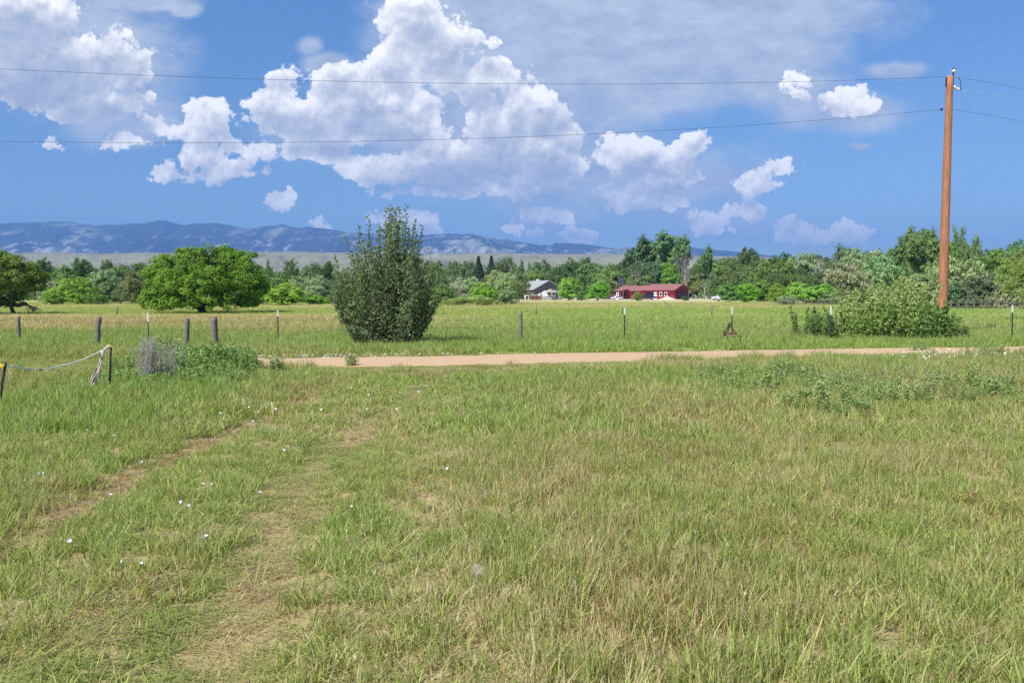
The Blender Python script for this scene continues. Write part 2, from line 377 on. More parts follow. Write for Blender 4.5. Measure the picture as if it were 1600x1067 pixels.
def cover(X, Y):
    """returns dry (0..1), lush (0..1 fresh green), rust (0..1), height factor, density factor"""
    near = Y < ynear(X)
    n1 = fbm(X * .55, Y * .4, 4, 1); n2 = fbm(X * 1.9, Y * 1.5, 3, 2); n3 = fbm(X * .22 + 5, Y * .16, 3, 3); n4 = fbm(X * 4.5, Y * 4, 2, 4)
    dry = .19 + (n1 - .5) * 1.2 + (n2 - .5) * 1.0 + (n4 - .5) * .6
    lush = sstep(n3 + (n2 - .5) * .5, .50, .72) * .75
    rust = sstep(fbm(X * 1.1 + 40, Y * .9, 4, 9), .60, .80) * .40
    h = .85 + (n1 - .5) * .7 + (n3 - .5) * .5; dn = np.ones_like(X)
    # wheel ruts
    wr = .30 + (n2 - .5) * .3
    r1 = 1 - sstep(poly_dist(X, Y, RUT_R), wr * .2, wr * 1.15); r2 = 1 - sstep(poly_dist(X, Y, RUT_L), wr * .1, wr * .8)
    fade = 1 - .68 * sstep(Y, 8.0, 13.5)
    rut = np.clip(np.maximum(r1, r2 * .9), 0, 1) * fade * near
    lane = (1 - sstep(poly_dist(X, Y, RUT_R), 1.0, 2.0)) * near     # between and beside the ruts the grass is short
    dry = dry + rut * .55; h = h * (1 - .62 * rut) * (1 - .32 * lane); dn = dn * (1 - .3 * rut); lush = lush * (1 - rut)
    rust = rust + rut * .22 * sstep(n2, .4, .6) + r2 * .35 * fade * near
    for a in ((60,570,150,35,1.0),(40,670,260,70,.9),(200,620,260,50,.9),(560,830,90,90,.8),(720,640,40,20,.6),(1010,880,70,60,.55),(760,600,330,16,.6),(1150,600,150,22,.7),(680,870,130,80,.5),(930,800,90,30,.4),(1450,880,150,60,.35),(480,900,60,60,.3)):
        p = patch(X, Y, *a[:4]) * a[4] * near; lush = np.maximum(lush, p); dry = dry - p * .35; h = h * (1 + .18 * p)
    for a in ((150,985,80,60,.55),(480,975,60,40,.5),(1000,990,160,60,.55),(1230,850,140,50,.4),(1050,660,160,25,.45),(870,780,90,60,.4),(1500,1000,120,40,.4)):
        p = patch(X, Y, *a[:4]) * a[4] * near; rust = np.maximum(rust, p * .5); dry = dry + p * .25; h = h * (1 - .15 * p)
    rightn = near * sstep(X / np.maximum(Y, 1), -.1, .25)
    h = h * (1 + .18 * rightn); dry = dry + .06 * rightn
    p = patch(X, Y, 1150, 590, 420, 14) * near; dry = dry - p * .12
    # along the drive the grass is short on this side
    dnear = ynear(X) - Y
    e = (1 - sstep(dnear, 0, 3.0)) * (dnear > 0); h = h * (1 - .45 * e) * (1 + 1.5 * e * sstep(vnoise(X * 2.7, Y * 1.4, 91), .72, .85))
    # beyond the drive
    far = (Y > yfar(X)) | ((X < XROAD) & (Y >= ynear(X)))
    band = lambda y0, y1, w=4.: sstep(Y, y0 - w, y0 + w) * (1 - sstep(Y, y1 - w, y1 + w))
    yw = Y + (fbm(X * .05, Y * .02, 3, 12) - .5) * 14 * sstep(Y, 30, 60)
    bw = lambda y0, y1, w: sstep(yw, y0 - w, y0 + w) * (1 - sstep(yw, y1 - w, y1 + w))
    fdry = .13 + (n3 - .5) * .9 + (fbm(X * .12, Y * .05, 4, 13) - .5) * .9
    flush = .50 * bw(30, 62, 3) + .9 * bw(62, 85, 5) * sstep(X, -5, 15) + .85 * band(22, 29, 1.5)
    fdry = fdry - .22 * bw(23, 32, 2) + .25 * bw(90, 400, 12) + .62 * bw(34, 62, 4) * (1 - sstep(X + (n3 - .5) * 12, -16, 2)) - .25 * bw(62, 85, 5)
    fdry = fdry - .1 * sstep(X, 0, 15) * bw(34, 85, 5)
    fdry = fdry - .35 * bw(62, 78, 3) * (1 - sstep(X, -20, -6))
    dry = np.where(far, fdry, dry); lush = np.where(far, flush, lush)
    rust = np.where(far, .30 * bw(36, 58, 4) * (1 - sstep(X, -16, 0)), rust)
    h = np.where(far, 1.15 + (n1 - .5) * .6, h)
    edge = sstep(Y - yfar(X), 0, .9)
    h = np.where(far, h * (.45 + .55 * edge), h)
    h = np.where(Y > 34, h * (1 - .55 * sstep(Y, 34, 60)), h)
    road = (~near) & (~far)
    dn = np.where(road, 0, dn)
    return np.clip(dry, 0, 1), np.clip(lush, 0, 1), np.clip(rust, 0, 1), np.clip(h, .12, 2), dn
def zg(X, Y):
    k = 1 - sstep(Y, 11, 15)
    return ((fbm(X * .9, Y * .9, 3, 20) - .5) * .10 - .04 * (1 - sstep(np.minimum(poly_dist(X, Y, RUT_R), poly_dist(X, Y, RUT_L)), .1, .55))) * k

def cover_colour(N, dry, lush, rust, rnd, extra=None):
    g_a, g_b = c4(.17, .23, .050), c4(.54, .60, .17)
    fresh = c4(.15, .26, .04); fresh2 = c4(.47, .62, .15)
    straw, straw2 = c4(.42, .35, .17), c4(.70, .61, .33)
    green = N.mix(rnd, g_a, g_b); fr = N.mix(rnd, fresh, fresh2); col = N.mix(lush, green, fr)
    st = N.mix(rnd, straw, straw2)
    return col, st
# ground sheet
xs = np.sinh(np.linspace(-1, 1, 241) * 7.4); xs = xs / xs[-1] * 14000
xs = np.unique(np.concatenate([xs, np.arange(-22, 22.01, .16)]))
ys = np.concatenate([np.arange(-8, 30, .16), 30 * np.exp(np.linspace(0, math.log(14000 / 30), 240)), [-9, -20, -60, -200, -1500]]); ys = np.unique(ys)
GX, GY = np.meshgrid(xs, ys); gx, gy = GX.ravel(), GY.ravel()
D_, L_, RU_, H_, DN_ = cover(gx, gy)
nx, ny = len(xs), len(ys); ii = np.arange(nx * ny).reshape(ny, nx)
GF = np.stack([ii[:-1, :-1], ii[:-1, 1:], ii[1:, 1:], ii[1:, :-1]], -1).reshape(-1, 4)
M_GROUND, N = mat('field_ground'); pos = N.n('ShaderNodeNewGeometry').outputs['Position']
sp3 = N.n('ShaderNodeSeparateXYZ'); N.put(sp3.inputs[0], pos)
a_d, a_l, a_r = (attr(N, k).outputs['Fac'] for k in ('dry', 'lush', 'rust'))
nf = N.noise(pos, 14, 6, .7); nm = N.noise(pos, 1.7, 6, .65); nl = N.noise(N.v('MULTIPLY', pos, (.05, .3, 1)), 1.2, 6, .65)
col, st = cover_colour(N, a_d, a_l, a_r, N.rng(nm, .3, .7))
fd = N.m('ADD', a_d, N.m('MULTIPLY', N.m('SUBTRACT', nl, .5), .9), clamp=True)
col = N.mix(fd, col, st)
col = N.mix(N.m('MULTIPLY', a_r, .6), col, c4(.27, .15, .08))
col = N.mix(N.rng(nl, .50, .70, 0, .45), col, c4(.10, .17, .05))
soil = N.mix(N.rng(nf, .35, .65), c4(.10, .065, .035), c4(.50, .34, .20))
nearf = N.rng(sp3.outputs[1], 14, 34, .75, 0.0)
col = N.mix(nearf, col, soil)
hill = N.mix(N.rng(N.noise(pos, .004, 6, .6), .3, .7), c4(.27, .27, .17), c4(.36, .33, .23))
col = N.mix(N.rng(sp3.outputs[1], 260, 420), col, hill)
pbsdf(N, col, .95, .1, 0, nf, .5, .03)
me = mesh_np('ground', np.stack([gx, gy, zg(gx, gy)], 1), [GF], [M_GROUND], {'dry': D_, 'lush': L_, 'rust': RU_}, True)
tag(link('ground', me), kind='structure')

# the drive: its own sheet of tan gravel
rx_ = np.arange(XROAD - .1, 40, .12); m_ = 15; RX = []; RY = []; RZ = []
for j in range(m_):
    t = j / (m_ - 1); yy_ = ynear(rx_) * (1 - t) + yfar(rx_) * t
    RX.append(rx_); RY.append(yy_); RZ.append(.006 + .035 * math.sin(t * math.pi) ** .5 * (1 - .35 * math.exp(-((t - .28) / .1) ** 2) - .35 * math.exp(-((t - .74) / .1) ** 2)) + (fbm(rx_ * 2, rx_ * 0 + j, 2, 44) - .5) * .008 * (0 < j < m_ - 1))
RV = np.stack([np.array(RX).ravel(), np.array(RY).ravel(), np.array(RZ).ravel()], 1)
ii = np.arange(m_ * len(rx_)).reshape(m_, -1); RF = np.stack([ii[:-1, :-1], ii[:-1, 1:], ii[1:, 1:], ii[1:, :-1]], -1).reshape(-1, 4)
M_ROAD, N = mat('tan_gravel'); pos = N.n('ShaderNodeNewGeometry').outputs['Position']
nf = N.noise(pos, 30, 5, .8); nm = N.noise(N.v('MULTIPLY', pos, (.4, 1.6, 1)), 1.5, 6, .65)
col = N.mix(N.rng(nf, .3, .7), c4(.44, .285, .16), c4(.72, .51, .32)); col = N.mix(N.rng(nm, .55, .75, 0, .4), col, c4(.42, .33, .22))
pbsdf(N, col, .95, .1, 0, nf, .6, .03)
tag(link('gravel_road', mesh_np('gravel_road', RV, [RF], [M_ROAD], smooth=True)), kind='structure')

# pale yard in front of the houses
def yard(name, pts, m_, z=.02):
    v = [(x, y, z) for x, y in pts]; me = bpy.data.meshes.new(name); me.from_pydata(v, [], [tuple(range(len(v)))]); me.materials.append(m_)
    return tag(link(name, me), kind='structure')
def bp(px, Y): return ((px - CX) / F * Y, Y)
M_YARD = simple('pale_gravel_yard', (.62, .53, .42), .95, .1, var=.12, scale=.2)
yd = []
for px, Y in [(822,206),(900,204),(960,203),(1010,200),(1100,201),(1180,204),(1240,205),(1300,208)]: yd.append(bp(px, Y))
for px, Y in [(1300,213),(1200,222),(1120,262),(1040,262),(960,262),(900,250),(830,240)]: yd.append(bp(px, Y))
yard('gravel_yard', yd, M_YARD)

# ------------------------------------------------------------------ hills and mountains
def heightfield(name, ridge, d0, d1, d2, m_, seed, rough, ncol=1400, nrow=110, x0=-500, x1=2100, base=0.0, spur=.5):
    rp = np.array(ridge, float); px = np.linspace(x0, x1, ncol)
    hr = np.interp(px, rp[:, 0], rp[:, 1])                       # ridge height in metres at d1
    az = (px - CX) / F
    V = np.zeros((nrow, ncol, 3)); T = np.linspace(0, 1, nrow)
    for j, t in enumerate(T):
        if t < .8: q = t / .8; d = d0 + (d1 - d0) * q; prof = q ** 1.25
        else: q = (t - .8) / .2; d = d1 + (d2 - d1) * q; prof = (1 - q) * 1.0
        X = az * d
        rid = 1 - np.abs(2 * fbm(X / 420. * rough, d / 1400. * rough + 0 * X, 5, seed, .55) - 1)
        rid2 = 1 - np.abs(2 * fbm(X / 1500. * rough, d / 2600. * rough + 0 * X, 4, seed + 7, .5) - 1)
        mod = (rid * .5 + rid2 * .5 - .72) * spur * (1 - abs(q if t >= .8 else q) * .0)
        fade = math.sin(min(1, t / .8) * math.pi) ** .7 if t < .8 else 0
        z = hr * (prof + mod * fade * 1.2) + (fbm(X / 90, d / 90 + 0 * X, 3, seed + 3) - .5) * hr * .015
        z = np.maximum(z, base * 0 - 1)
        if t == 0: z = z * 0 - 2
        if t == 1: z = z * 0 - 5
        V[j, :, 0] = X; V[j, :, 1] = d; V[j, :, 2] = z
    ii = np.arange(nrow * ncol).reshape(nrow, ncol)
    Fc = np.stack([ii[:-1, :-1], ii[:-1, 1:], ii[1:, 1:], ii[1:, :-1]], -1).reshape(-1, 4)
    return tag(link(name, mesh_np(name, V.reshape(-1, 3), [Fc], [m_], smooth=True)), kind='structure')
MR = [(-500,352),(-200,356),(-60,350),(0,352),(30,348.5),(110,347),(135,351),(150,353.5),(210,350),(232,350),(250,345),(262,346),(275,350),(292,353.5),(305,350.5),(340,349),(352,351),(372,355.5),(392,359),(402,358),(412,355),(428,353),(445,351.5),(456,355),(470,357),(482,354.5),(500,356.5),(516,358),(540,363),(560,365),(600,369),(640,370),(665,368),(690,366.5),(712,366),(722,367.5),(738,366.5),(760,371),(780,375),(790,374),(815,379),(845,383.5),(862,384),(867,380),(872,380.5),(900,380.5),(930,384),(950,388),(966,388),(985,387),(1010,390),(1040,389),(1060,386.5),(1075,386),(1100,389.5),(1130,392),(1160,395),(1200,399),(1300,404),(1500,408),(2100,410)]
M_MOUNT, N = mat('forested_mountain'); pos = N.n('ShaderNodeNewGeometry').outputs['Position']
n1 = N.noise(pos, .0011, 8, .62); n2 = N.noise(N.v('MULTIPLY', pos, (1, .5, 1)), .006, 8, .7); n3 = N.noise(pos, .02, 5, .7)
forest = N.mix(N.rng(n3, .3, .7), c4(.012, .02, .014), c4(.05, .07, .035))
meadow = c4(.16, .20, .085); rock = N.mix(N.rng(n3, .3, .7), c4(.46, .38, .30), c4(.85, .76, .66))
sz = N.n('ShaderNodeSeparateXYZ'); N.put(sz.inputs[0], pos)
col = N.mix(N.rng(n1, .55, .66), forest, meadow)
low = N.rng(sz.outputs[2], 150, 780, 1.0, 0.25)
rk = N.m('MULTIPLY', N.rng(N.m('ADD', N.m('MULTIPLY', n2, .6), N.m('MULTIPLY', n1, .4)), .52, .58), low)
col = N.mix(rk, col, rock)
pbsdf(N, col, .95, .05)
D1 = 10000.
heightfield('mountains', [(x, (YH - y) / F * D1 + EYE) for x, y in MR], 7000., D1, 11800., M_MOUNT, 3, 1.15, spur=.5)
HR = [(-500,400),(-100,398),(0,398),(40,396),(90,395),(160,396.5),(240,395.5),(330,397),(400,395),(480,394.5),(560,396.5),(700,397),(760,395.5),(860,397.5),(930,397),(1000,398),(1180,402),(1280,406),(1500,408),(2100,410)]
M_HILL, N = mat('dry_grass_hills'); pos = N.n('ShaderNodeNewGeometry').outputs['Position']
n1 = N.noise(N.v('MULTIPLY', pos, (1, .6, 2.5)), .005, 8, .62); n2 = N.noise(pos, .03, 5, .7)
col = N.mix(N.rng(n1, .35, .65), c4(.20, .205, .125), c4(.30, .285, .19)); col = N.mix(N.rng(n2, .6, .75, 0, .5), col, c4(.13, .14, .08))
pbsdf(N, col, .95, .05)
D1 = 3200.
heightfield('hills', [(x, (YH - y) / F * D1 + EYE) for x, y in HR], 1100., D1, 3900., M_HILL, 21, 2.4, spur=.5, nrow=80)

# ------------------------------------------------------------------ air
M_AIR, N = mat('air'); pv = N.n('ShaderNodeVolumePrincipled'); pv.inputs['Color'].default_value = c4(.23, .47, 1.0)
pv.inputs['Density'].default_value = 1.2e-4; pv.inputs['Anisotropy'].default_value = 0.0
N.t.links.new(pv.outputs[0], N.out.inputs['Volume'])
hb = MB().box((0, 5000, 446), (25600, 15000, 906))
hz_o = hb.build('haze', M_AIR); hz_o.display_type = 'WIRE'; tag(hz_o, kind='stuff')
#PART3
# ------------------------------------------------------------------ grass
def blade_tuft(seed, n, rad, h0, h1, w, lean, seeds=0.0, segs=3, flat=0.0):
    """many curved tapering blades in one clump; unit is metres"""
    g = np.random.default_rng(seed)
    a = g.uniform(0, 2 * np.pi, n); r = rad * np.sqrt(g.uniform(0, 1, n)); bx, by = r * np.cos(a), r * np.sin(a)
    hh = g.uniform(h0, h1, n); az = g.uniform(0, 2 * np.pi, n); ln = np.abs(g.normal(0, lean, n)) + .05
    curl = g.uniform(.2, 1.2, n); wd = w * g.uniform(.6, 1.25, n); tw = az + g.uniform(-1.2, 1.2, n)
    V = []; T = []; S = []
    tint = g.uniform(0, 1, n)
    for i in range(segs + 1):
        t = i / segs; out = hh * (ln * t + curl * ln * t * t); z = hh * (t - .28 * ln * t * t) * (1 - flat * t)
        cx, cy = bx + np.cos(az) * out, by + np.sin(az) * out
        k = wd * (1 - t) ** .6 if i < segs else wd * 0
        sx_, sy_ = -np.sin(tw) * k / 2, np.cos(tw) * k / 2
        if i < segs:
            V += [np.stack([cx - sx_, cy - sy_, z], 1), np.stack([cx + sx_, cy + sy_, z], 1)]; T += [tint, tint]; S += [np.full(n, t)] * 2
        else: V += [np.stack([cx, cy, z], 1)]; T += [tint]; S += [np.full(n, 1.0)]
    idx = np.arange(n); quads = []; tris = []
    for i in range(segs - 1):
        a0, a1, b0, b1 = 2 * i * n + idx, (2 * i + 1) * n + idx, (2 * i + 2) * n + idx, (2 * i + 3) * n + idx
        quads.append(np.stack([a0, a1, b1, b0], 1))
    a0, a1, b0 = 2 * (segs - 1) * n + idx, (2 * segs - 1) * n + idx, 2 * segs * n + idx
    tris.append(np.stack([a0, a1, b0], 1))
    V = np.concatenate(V); T = np.concatenate(T); S = np.concatenate(S)
    head = np.zeros(len(V))
    # seed heads: a small fuzzy spindle at the tip of some stalks
    m = int(n * seeds)
    if m:
        sel = g.choice(n, m, replace=False); tip = V[2 * segs * n + sel]; base_n = len(V); VV = []; q = []
        for k in range(m):
            L = hh[sel[k]] * g.uniform(.12, .22); d = np.array([math.cos(az[sel[k]]) * .35, math.sin(az[sel[k]]) * .35, .93]); wv = w * .85
            for c in range(2):
                ang = g.uniform(0, 3.14); sv = np.array([math.cos(ang), math.sin(ang), 0]) * wv
                o = base_n + len(VV)
                VV += [tip[k] - d * L * .2, tip[k] + d * L * .35 + sv, tip[k] + d * L, tip[k] + d * L * .35 - sv]; q.append((o, o + 1, o + 2, o + 3))
        V = np.concatenate([V, np.array(VV)]); T = np.concatenate([T, np.repeat(tint[sel], 8)]); S = np.concatenate([S, np.ones(len(VV))])
        head = np.concatenate([head, np.ones(len(VV))]); quads.append(np.array(q))
    return mesh_np('tuft', V, [np.concatenate(quads)] + tris, (), {'tint': T, 'along': S, 'head': head}, True)

M_GRASS, N = mat('grass_blades')
I = lambda k: attr(N, k, 'INSTANCER').outputs['Fac']
dry, lush, rust, rnd = I('dry'), I('lush'), I('rust'), I('rnd')
t = attr(N, 'tint').outputs['Fac']; al = attr(N, 'along').outputs['Fac']; hd = attr(N, 'head').outputs['Fac']
jit = N.m('FRACT', N.m('MULTIPLY_ADD', t, 7.31, rnd))
col, st = cover_colour(N, dry, lush, rust, jit)
isdry = N.rng(N.m('SUBTRACT', N.m('ADD', t, 0.0), N.m('MULTIPLY_ADD', dry, 1.0, .02)), -.07, .07, 1.0, 0.0)
col = N.mix(isdry, col, st)
isr = N.rng(N.m('SUBTRACT', jit, N.m('MULTIPLY', rust, .75)), -.05, .05, 1.0, 0.0)
col = N.mix(isr, col, N.mix(t, c4(.22, .11, .055), c4(.40, .22, .12)))
col = N.mix(N.rng(al, 0, .35, .45, 0), col, c4(.30, .27, .13))                    # straw-coloured sheaths at the foot
col = N.mix(N.m('MULTIPLY', N.rng(al, .75, 1.0), N.m('GREATER_THAN', jit, .6)), col, st)   # dried tips
col = N.mix(N.m('MULTIPLY', hd, .9), col, N.mix(jit, c4(.36, .19, .10), c4(.60, .50, .30)))
b = N.n('ShaderNodeBsdfPrincipled'); N.put(b.inputs['Base Color'], col); b.inputs['Roughness'].default_value = .5; b.inputs['Specular IOR Level'].default_value = .35
tl = N.n('ShaderNodeBsdfTranslucent'); N.put(tl.inputs[0], N.mix(1.0, col, c4(1.25, 1.25, .7), 'MULTIPLY'))
mx = N.n('ShaderNodeMixShader'); mx.inputs[0].default_value = .38
N.t.links.new(b.outputs[0], mx.inputs[1]); N.t.links.new(tl.outputs[0], mx.inputs[2]); N.t.links.new(mx.outputs[0], N.out.inputs[0])

def variants(name, meshes, m_):
    c = bpy.data.collections.new(name)
    for i, me in enumerate(meshes):
        if not me.materials: me.materials.append(m_)
        o = bpy.data.objects.new('%s_%02d' % (name, i), me); c.objects.link(o)
    return c
def scatter(name, cover_name, coll, X, Y, Z, scl, vi, at_, label=None):
    """one 'stuff' object: clumps placed on points that carry their own colour values"""
    n = len(X); me = bpy.data.meshes.new(name); me.vertices.add(n)
    me.vertices.foreach_set('co', np.stack([X, Y, Z], 1).astype(np.float32).ravel())
    g = np.random.default_rng(len(X))
    for k, a in {**at_, 'rnd': g.uniform(0, 1, n), 'rz': g.uniform(0, 6.283, n), 'tx': g.normal(0, .07, n), 'vi': vi}.items():
        q = me.attributes.new(k, 'FLOAT', 'POINT'); q.data.foreach_set('value', np.asarray(a, np.float32))
    q = me.attributes.new('scl', 'FLOAT_VECTOR', 'POINT'); q.data.foreach_set('vector', scl.astype(np.float32).ravel())
    o = link(name, me); tag(o, kind='stuff')
    if label: o['label'] = label; o['category'] = cover_name
    ng = bpy.data.node_groups.new(name + '_scatter', 'GeometryNodeTree')
    ng.interface.new_socket('Geometry', in_out='INPUT', socket_type='NodeSocketGeometry'); ng.interface.new_socket('Geometry', in_out='OUTPUT', socket_type='NodeSocketGeometry')
    gi = ng.nodes.new('NodeGroupInput'); go = ng.nodes.new('NodeGroupOutput')
    ip = ng.nodes.new('GeometryNodeInstanceOnPoints'); ci = ng.nodes.new('GeometryNodeCollectionInfo')
    ci.inputs['Collection'].default_value = coll; ci.inputs['Separate Children'].default_value = True; ci.inputs['Reset Children'].default_value = True
    def na(k, ty='FLOAT'):
        d = ng.nodes.new('GeometryNodeInputNamedAttribute'); d.data_type = ty; d.inputs['Name'].default_value = k; return d.outputs['Attribute']
    cbn = ng.nodes.new('ShaderNodeCombineXYZ'); ng.links.new(na('tx'), cbn.inputs[0]); ng.links.new(na('rz'), cbn.inputs[2])
    fi = ng.nodes.new('FunctionNodeFloatToInt'); ng.links.new(na('vi'), fi.inputs[0])
    ng.links.new(gi.outputs[0], ip.inputs['Points']); ng.links.new(ci.outputs[0], ip.inputs['Instance']); ip.inputs['Pick Instance'].default_value = True
    ng.links.new(fi.outputs[0], ip.inputs['Instance Index']); ng.links.new(cbn.outputs[0], ip.inputs['Rotation']); ng.links.new(na('scl', 'FLOAT_VECTOR'), ip.inputs['Scale'])
    ng.links.new(ip.outputs[0], go.inputs[0])
    md = o.modifiers.new('scatter', 'NODES'); md.node_group = ng
    return o

NEAR = [blade_tuft(100 + i, 36, .085, .07, .180, .0076, .30) for i in range(4)] \
     + [blade_tuft(110 + i, 36, .085, .09, .21, .0066, .28, seeds=.09) for i in range(3)] \
     + [blade_tuft(120 + i, 40, .095, .06, .14, .0065, 1.0, flat=.45) for i in range(3)]
MID = [blade_tuft(200 + i, 36, .14, .10, .22, .014, .32, segs=2) for i in range(3)] + [blade_tuft(210 + i, 34, .14, .12, .26, .012, .3, seeds=.05, segs=2) for i in range(2)] \
    + [blade_tuft(220, 40, .15, .07, .17, .010, 1.0, segs=2, flat=.45)]
FARB = [blade_tuft(300 + i, 46, .40, .14, .36, .022, .45, segs=2) for i in range(3)]
C_NEAR = variants('near_clump', NEAR, M_GRASS); C_MID = variants('mid_clump', MID, M_GRASS); C_FAR = variants('far_clump', FARB, M_GRASS)

def points(y0, y1, dens, wedge=.74, extra=1.6):
    """random ground points in the part of the place that can be seen, dens(y) per square metre"""
    X = []; Y = []
    for a in np.arange(y0, y1, (y1 - y0) / 40):
        b_ = a + (y1 - y0) / 40; hw = wedge * b_ + extra; n = int(dens((a + b_) / 2) * 2 * hw * (b_ - a))
        X.append(rng.uniform(-hw, hw, n)); Y.append(rng.uniform(a, b_, n))
    return np.concatenate(X), np.concatenate(Y)
def grow(X, Y, hs, nup, nseed, nflat, wsc=1.0, jitter=.25):
    d, l, ru, h, dn = cover(X, Y)
    clump = fbm(X * 3.1, Y * 3.1, 2, 77)
    keep = rng.uniform(0, 1, len(X)) < dn * (.86 + .35 * clump)
    X, Y, d, l, ru, h = (q[keep] for q in (X, Y, d, l, ru, h)); n = len(X)
    sc = hs * h * rng.uniform(1 - jitter, 1 + jitter, n) * (.8 + .4 * clump[keep])
    r_ = rng.uniform(0, 1, n)
    vi = np.where((h < .55) & (nflat > 0), nup + nseed + rng.integers(0, max(nflat, 1), n),
         np.where((r_ < .12 + .45 * (1 - l) * sstep(fbm(X * .8, Y * .8, 2, 55), .35, .6)) & (nseed > 0), nup + rng.integers(0, max(nseed, 1), n), rng.integers(0, nup, n)))
    vi = np.where((h >= .55) & (r_ > .88) & (nflat > 0), nup + nseed + rng.integers(0, max(nflat, 1), n), vi)
    flat = (vi >= nup + nseed) & (nflat > 0)
    sx_ = wsc * rng.uniform(.85, 1.25, n); scl = np.stack([sx_, sx_, np.where(flat, np.maximum(sc, .55 * hs), sc)], 1)
    jd = rng.normal(0, .10, n)
    return X, Y, zg(X, Y) - .004, scl, vi, {'dry': np.clip(d + jd, 0, 1), 'lush': np.clip(l + rng.normal(0, .12, n), 0, 1), 'rust': ru}
X, Y = points(1.2, 9.0, lambda y: 150 - 8 * y, extra=4.5); scatter('grass', 'grass', C_NEAR, *grow(X, Y, .95, 4, 3, 3), label='mixed green and straw meadow grass in the foreground')
X, Y = points(9.0, 21, lambda y: 52 - 1.0 * y, extra=4.5); k = (Y < ynear(X) + .05) | (X < XROAD); scatter('grass', 'grass', C_MID, *grow(X[k], Y[k], .95, 3, 2, 1), label='shorter meadow grass on the near side of the gravel drive')
X, Y = points(19, 34, lambda y: 26 - .2 * y, extra=4.5); k = (Y > yfar(X) - .05) | (X < XROAD); scatter('grass', 'grass', C_MID, *grow(X[k], Y[k], 1.15, 3, 2, 1, 1.25), label='tall verge grass along the fence beyond the drive')
X, Y = points(34, 150, lambda y: 4.2 * (34 / y) ** 1.1, extra=5); scatter('grass', 'grass', C_FAR, *grow(X, Y, 1.0, 3, 0, 0, 1.3), label='hay field grass between the fence and the houses')
# ------------------------------------------------------------------ trees and shrubs
def unit(v): return v / np.maximum(np.linalg.norm(v, axis=1, keepdims=True), 1e-9)
def rand_dirs(g, n): return unit(g.normal(0, 1, (n, 3)))
def leaves_mesh(g, Pn, Nn, size, aspect=1.5, name='crown', droop=0.0, outb=.75):
    """kite-shaped leaf faces at Pn, turned roughly along Nn"""
    n = len(Pn); nn = unit(Nn * outb + rand_dirs(g, n) * (1 - outb) * 1.6 + np.array([0, 0, .25]))
    r = rand_dirs(g, n) + np.array([0, 0, -droop * 3]); a = unit(np.cross(nn, r)); b = np.cross(nn, a)
    if droop: a, b = b, a
    s = size * g.uniform(.6, 1.35, n)[:, None]; A, B = a * s * aspect / 2, b * s / 2
    V = np.stack([Pn - A, Pn - B * .8 + A * .05 + nn * s * .12, Pn + A, Pn + B * .8 + A * .05 + nn * s * .12], 1).reshape(-1, 3)
    q = np.arange(n * 4).reshape(n, 4)
    return V, q, np.repeat(g.uniform(0, 1, n), 4)
def clump_cloud(g, lobes, nclump, nleaf, crad, spread=1.0, shell=.55, zmin=None):
    """lobes: rows (x,y,z,rx,ry,rz). Clumps sit on the lobes, leaves sit round the clumps"""
    L = np.array(lobes, float); w = (L[:, 3] * L[:, 4] + L[:, 3] * L[:, 5]); w = w / w.sum()
    li = g.choice(len(L), nclump, p=w); d = rand_dirs(g, nclump); d[:, 2] = np.where(d[:, 2] < -.75, -d[:, 2], d[:, 2])
    rr = g.uniform(shell, 1.05, nclump)[:, None]
    C = L[li, :3] + d * L[li, 3:] * rr
    ci = g.integers(0, nclump, nclump * nleaf); dd = rand_dirs(g, len(ci)); dd[:, 2] = dd[:, 2] * .9 + .12
    k = crad * g.uniform(.6, 1.3, nclump)[ci][:, None]
    Pn = C[ci] + dd * k * np.array([spread, spread, .75]) * g.uniform(.55, 1.05, len(ci))[:, None]
    Nn = unit(dd * .8 + d[ci] * .6)
    tb = g.uniform(0, 1, nclump)[ci]
    if zmin is not None: m = Pn[:, 2] > zmin; Pn, Nn, tb = Pn[m], Nn[m], tb[m]
    return Pn, Nn, tb
def lobes_round(g, n, h=1.0, w=1.0, base=.12, rl=(.16, .27)):
    out = []
    for i in range(n // 2):               # skirts down to the ground
        a = 6.28 * i / (n // 2) + g.uniform(-.3, .3); r = g.uniform(rl[0], rl[1]); q = (w / 2 - r) * g.uniform(.8, 1.0); out.append((math.cos(a) * q, math.sin(a) * q, r * g.uniform(.55, 1.3) + base * .6, r, r, r * .95))
    for i in range(n):
        d = g.normal(0, 1, 3); d /= np.linalg.norm(d); r = g.uniform(rl[0], rl[1]); k = g.uniform(.5, 1) ** .5
        x, y = d[0] * (w / 2 - r) * k, d[1] * (w / 2 - r) * k; zc = base + (h - base) / 2; z = zc + d[2] * ((h - base) / 2 - r * .8) * k
        out.append((x, y, z, r, r, r * .85))
    return out
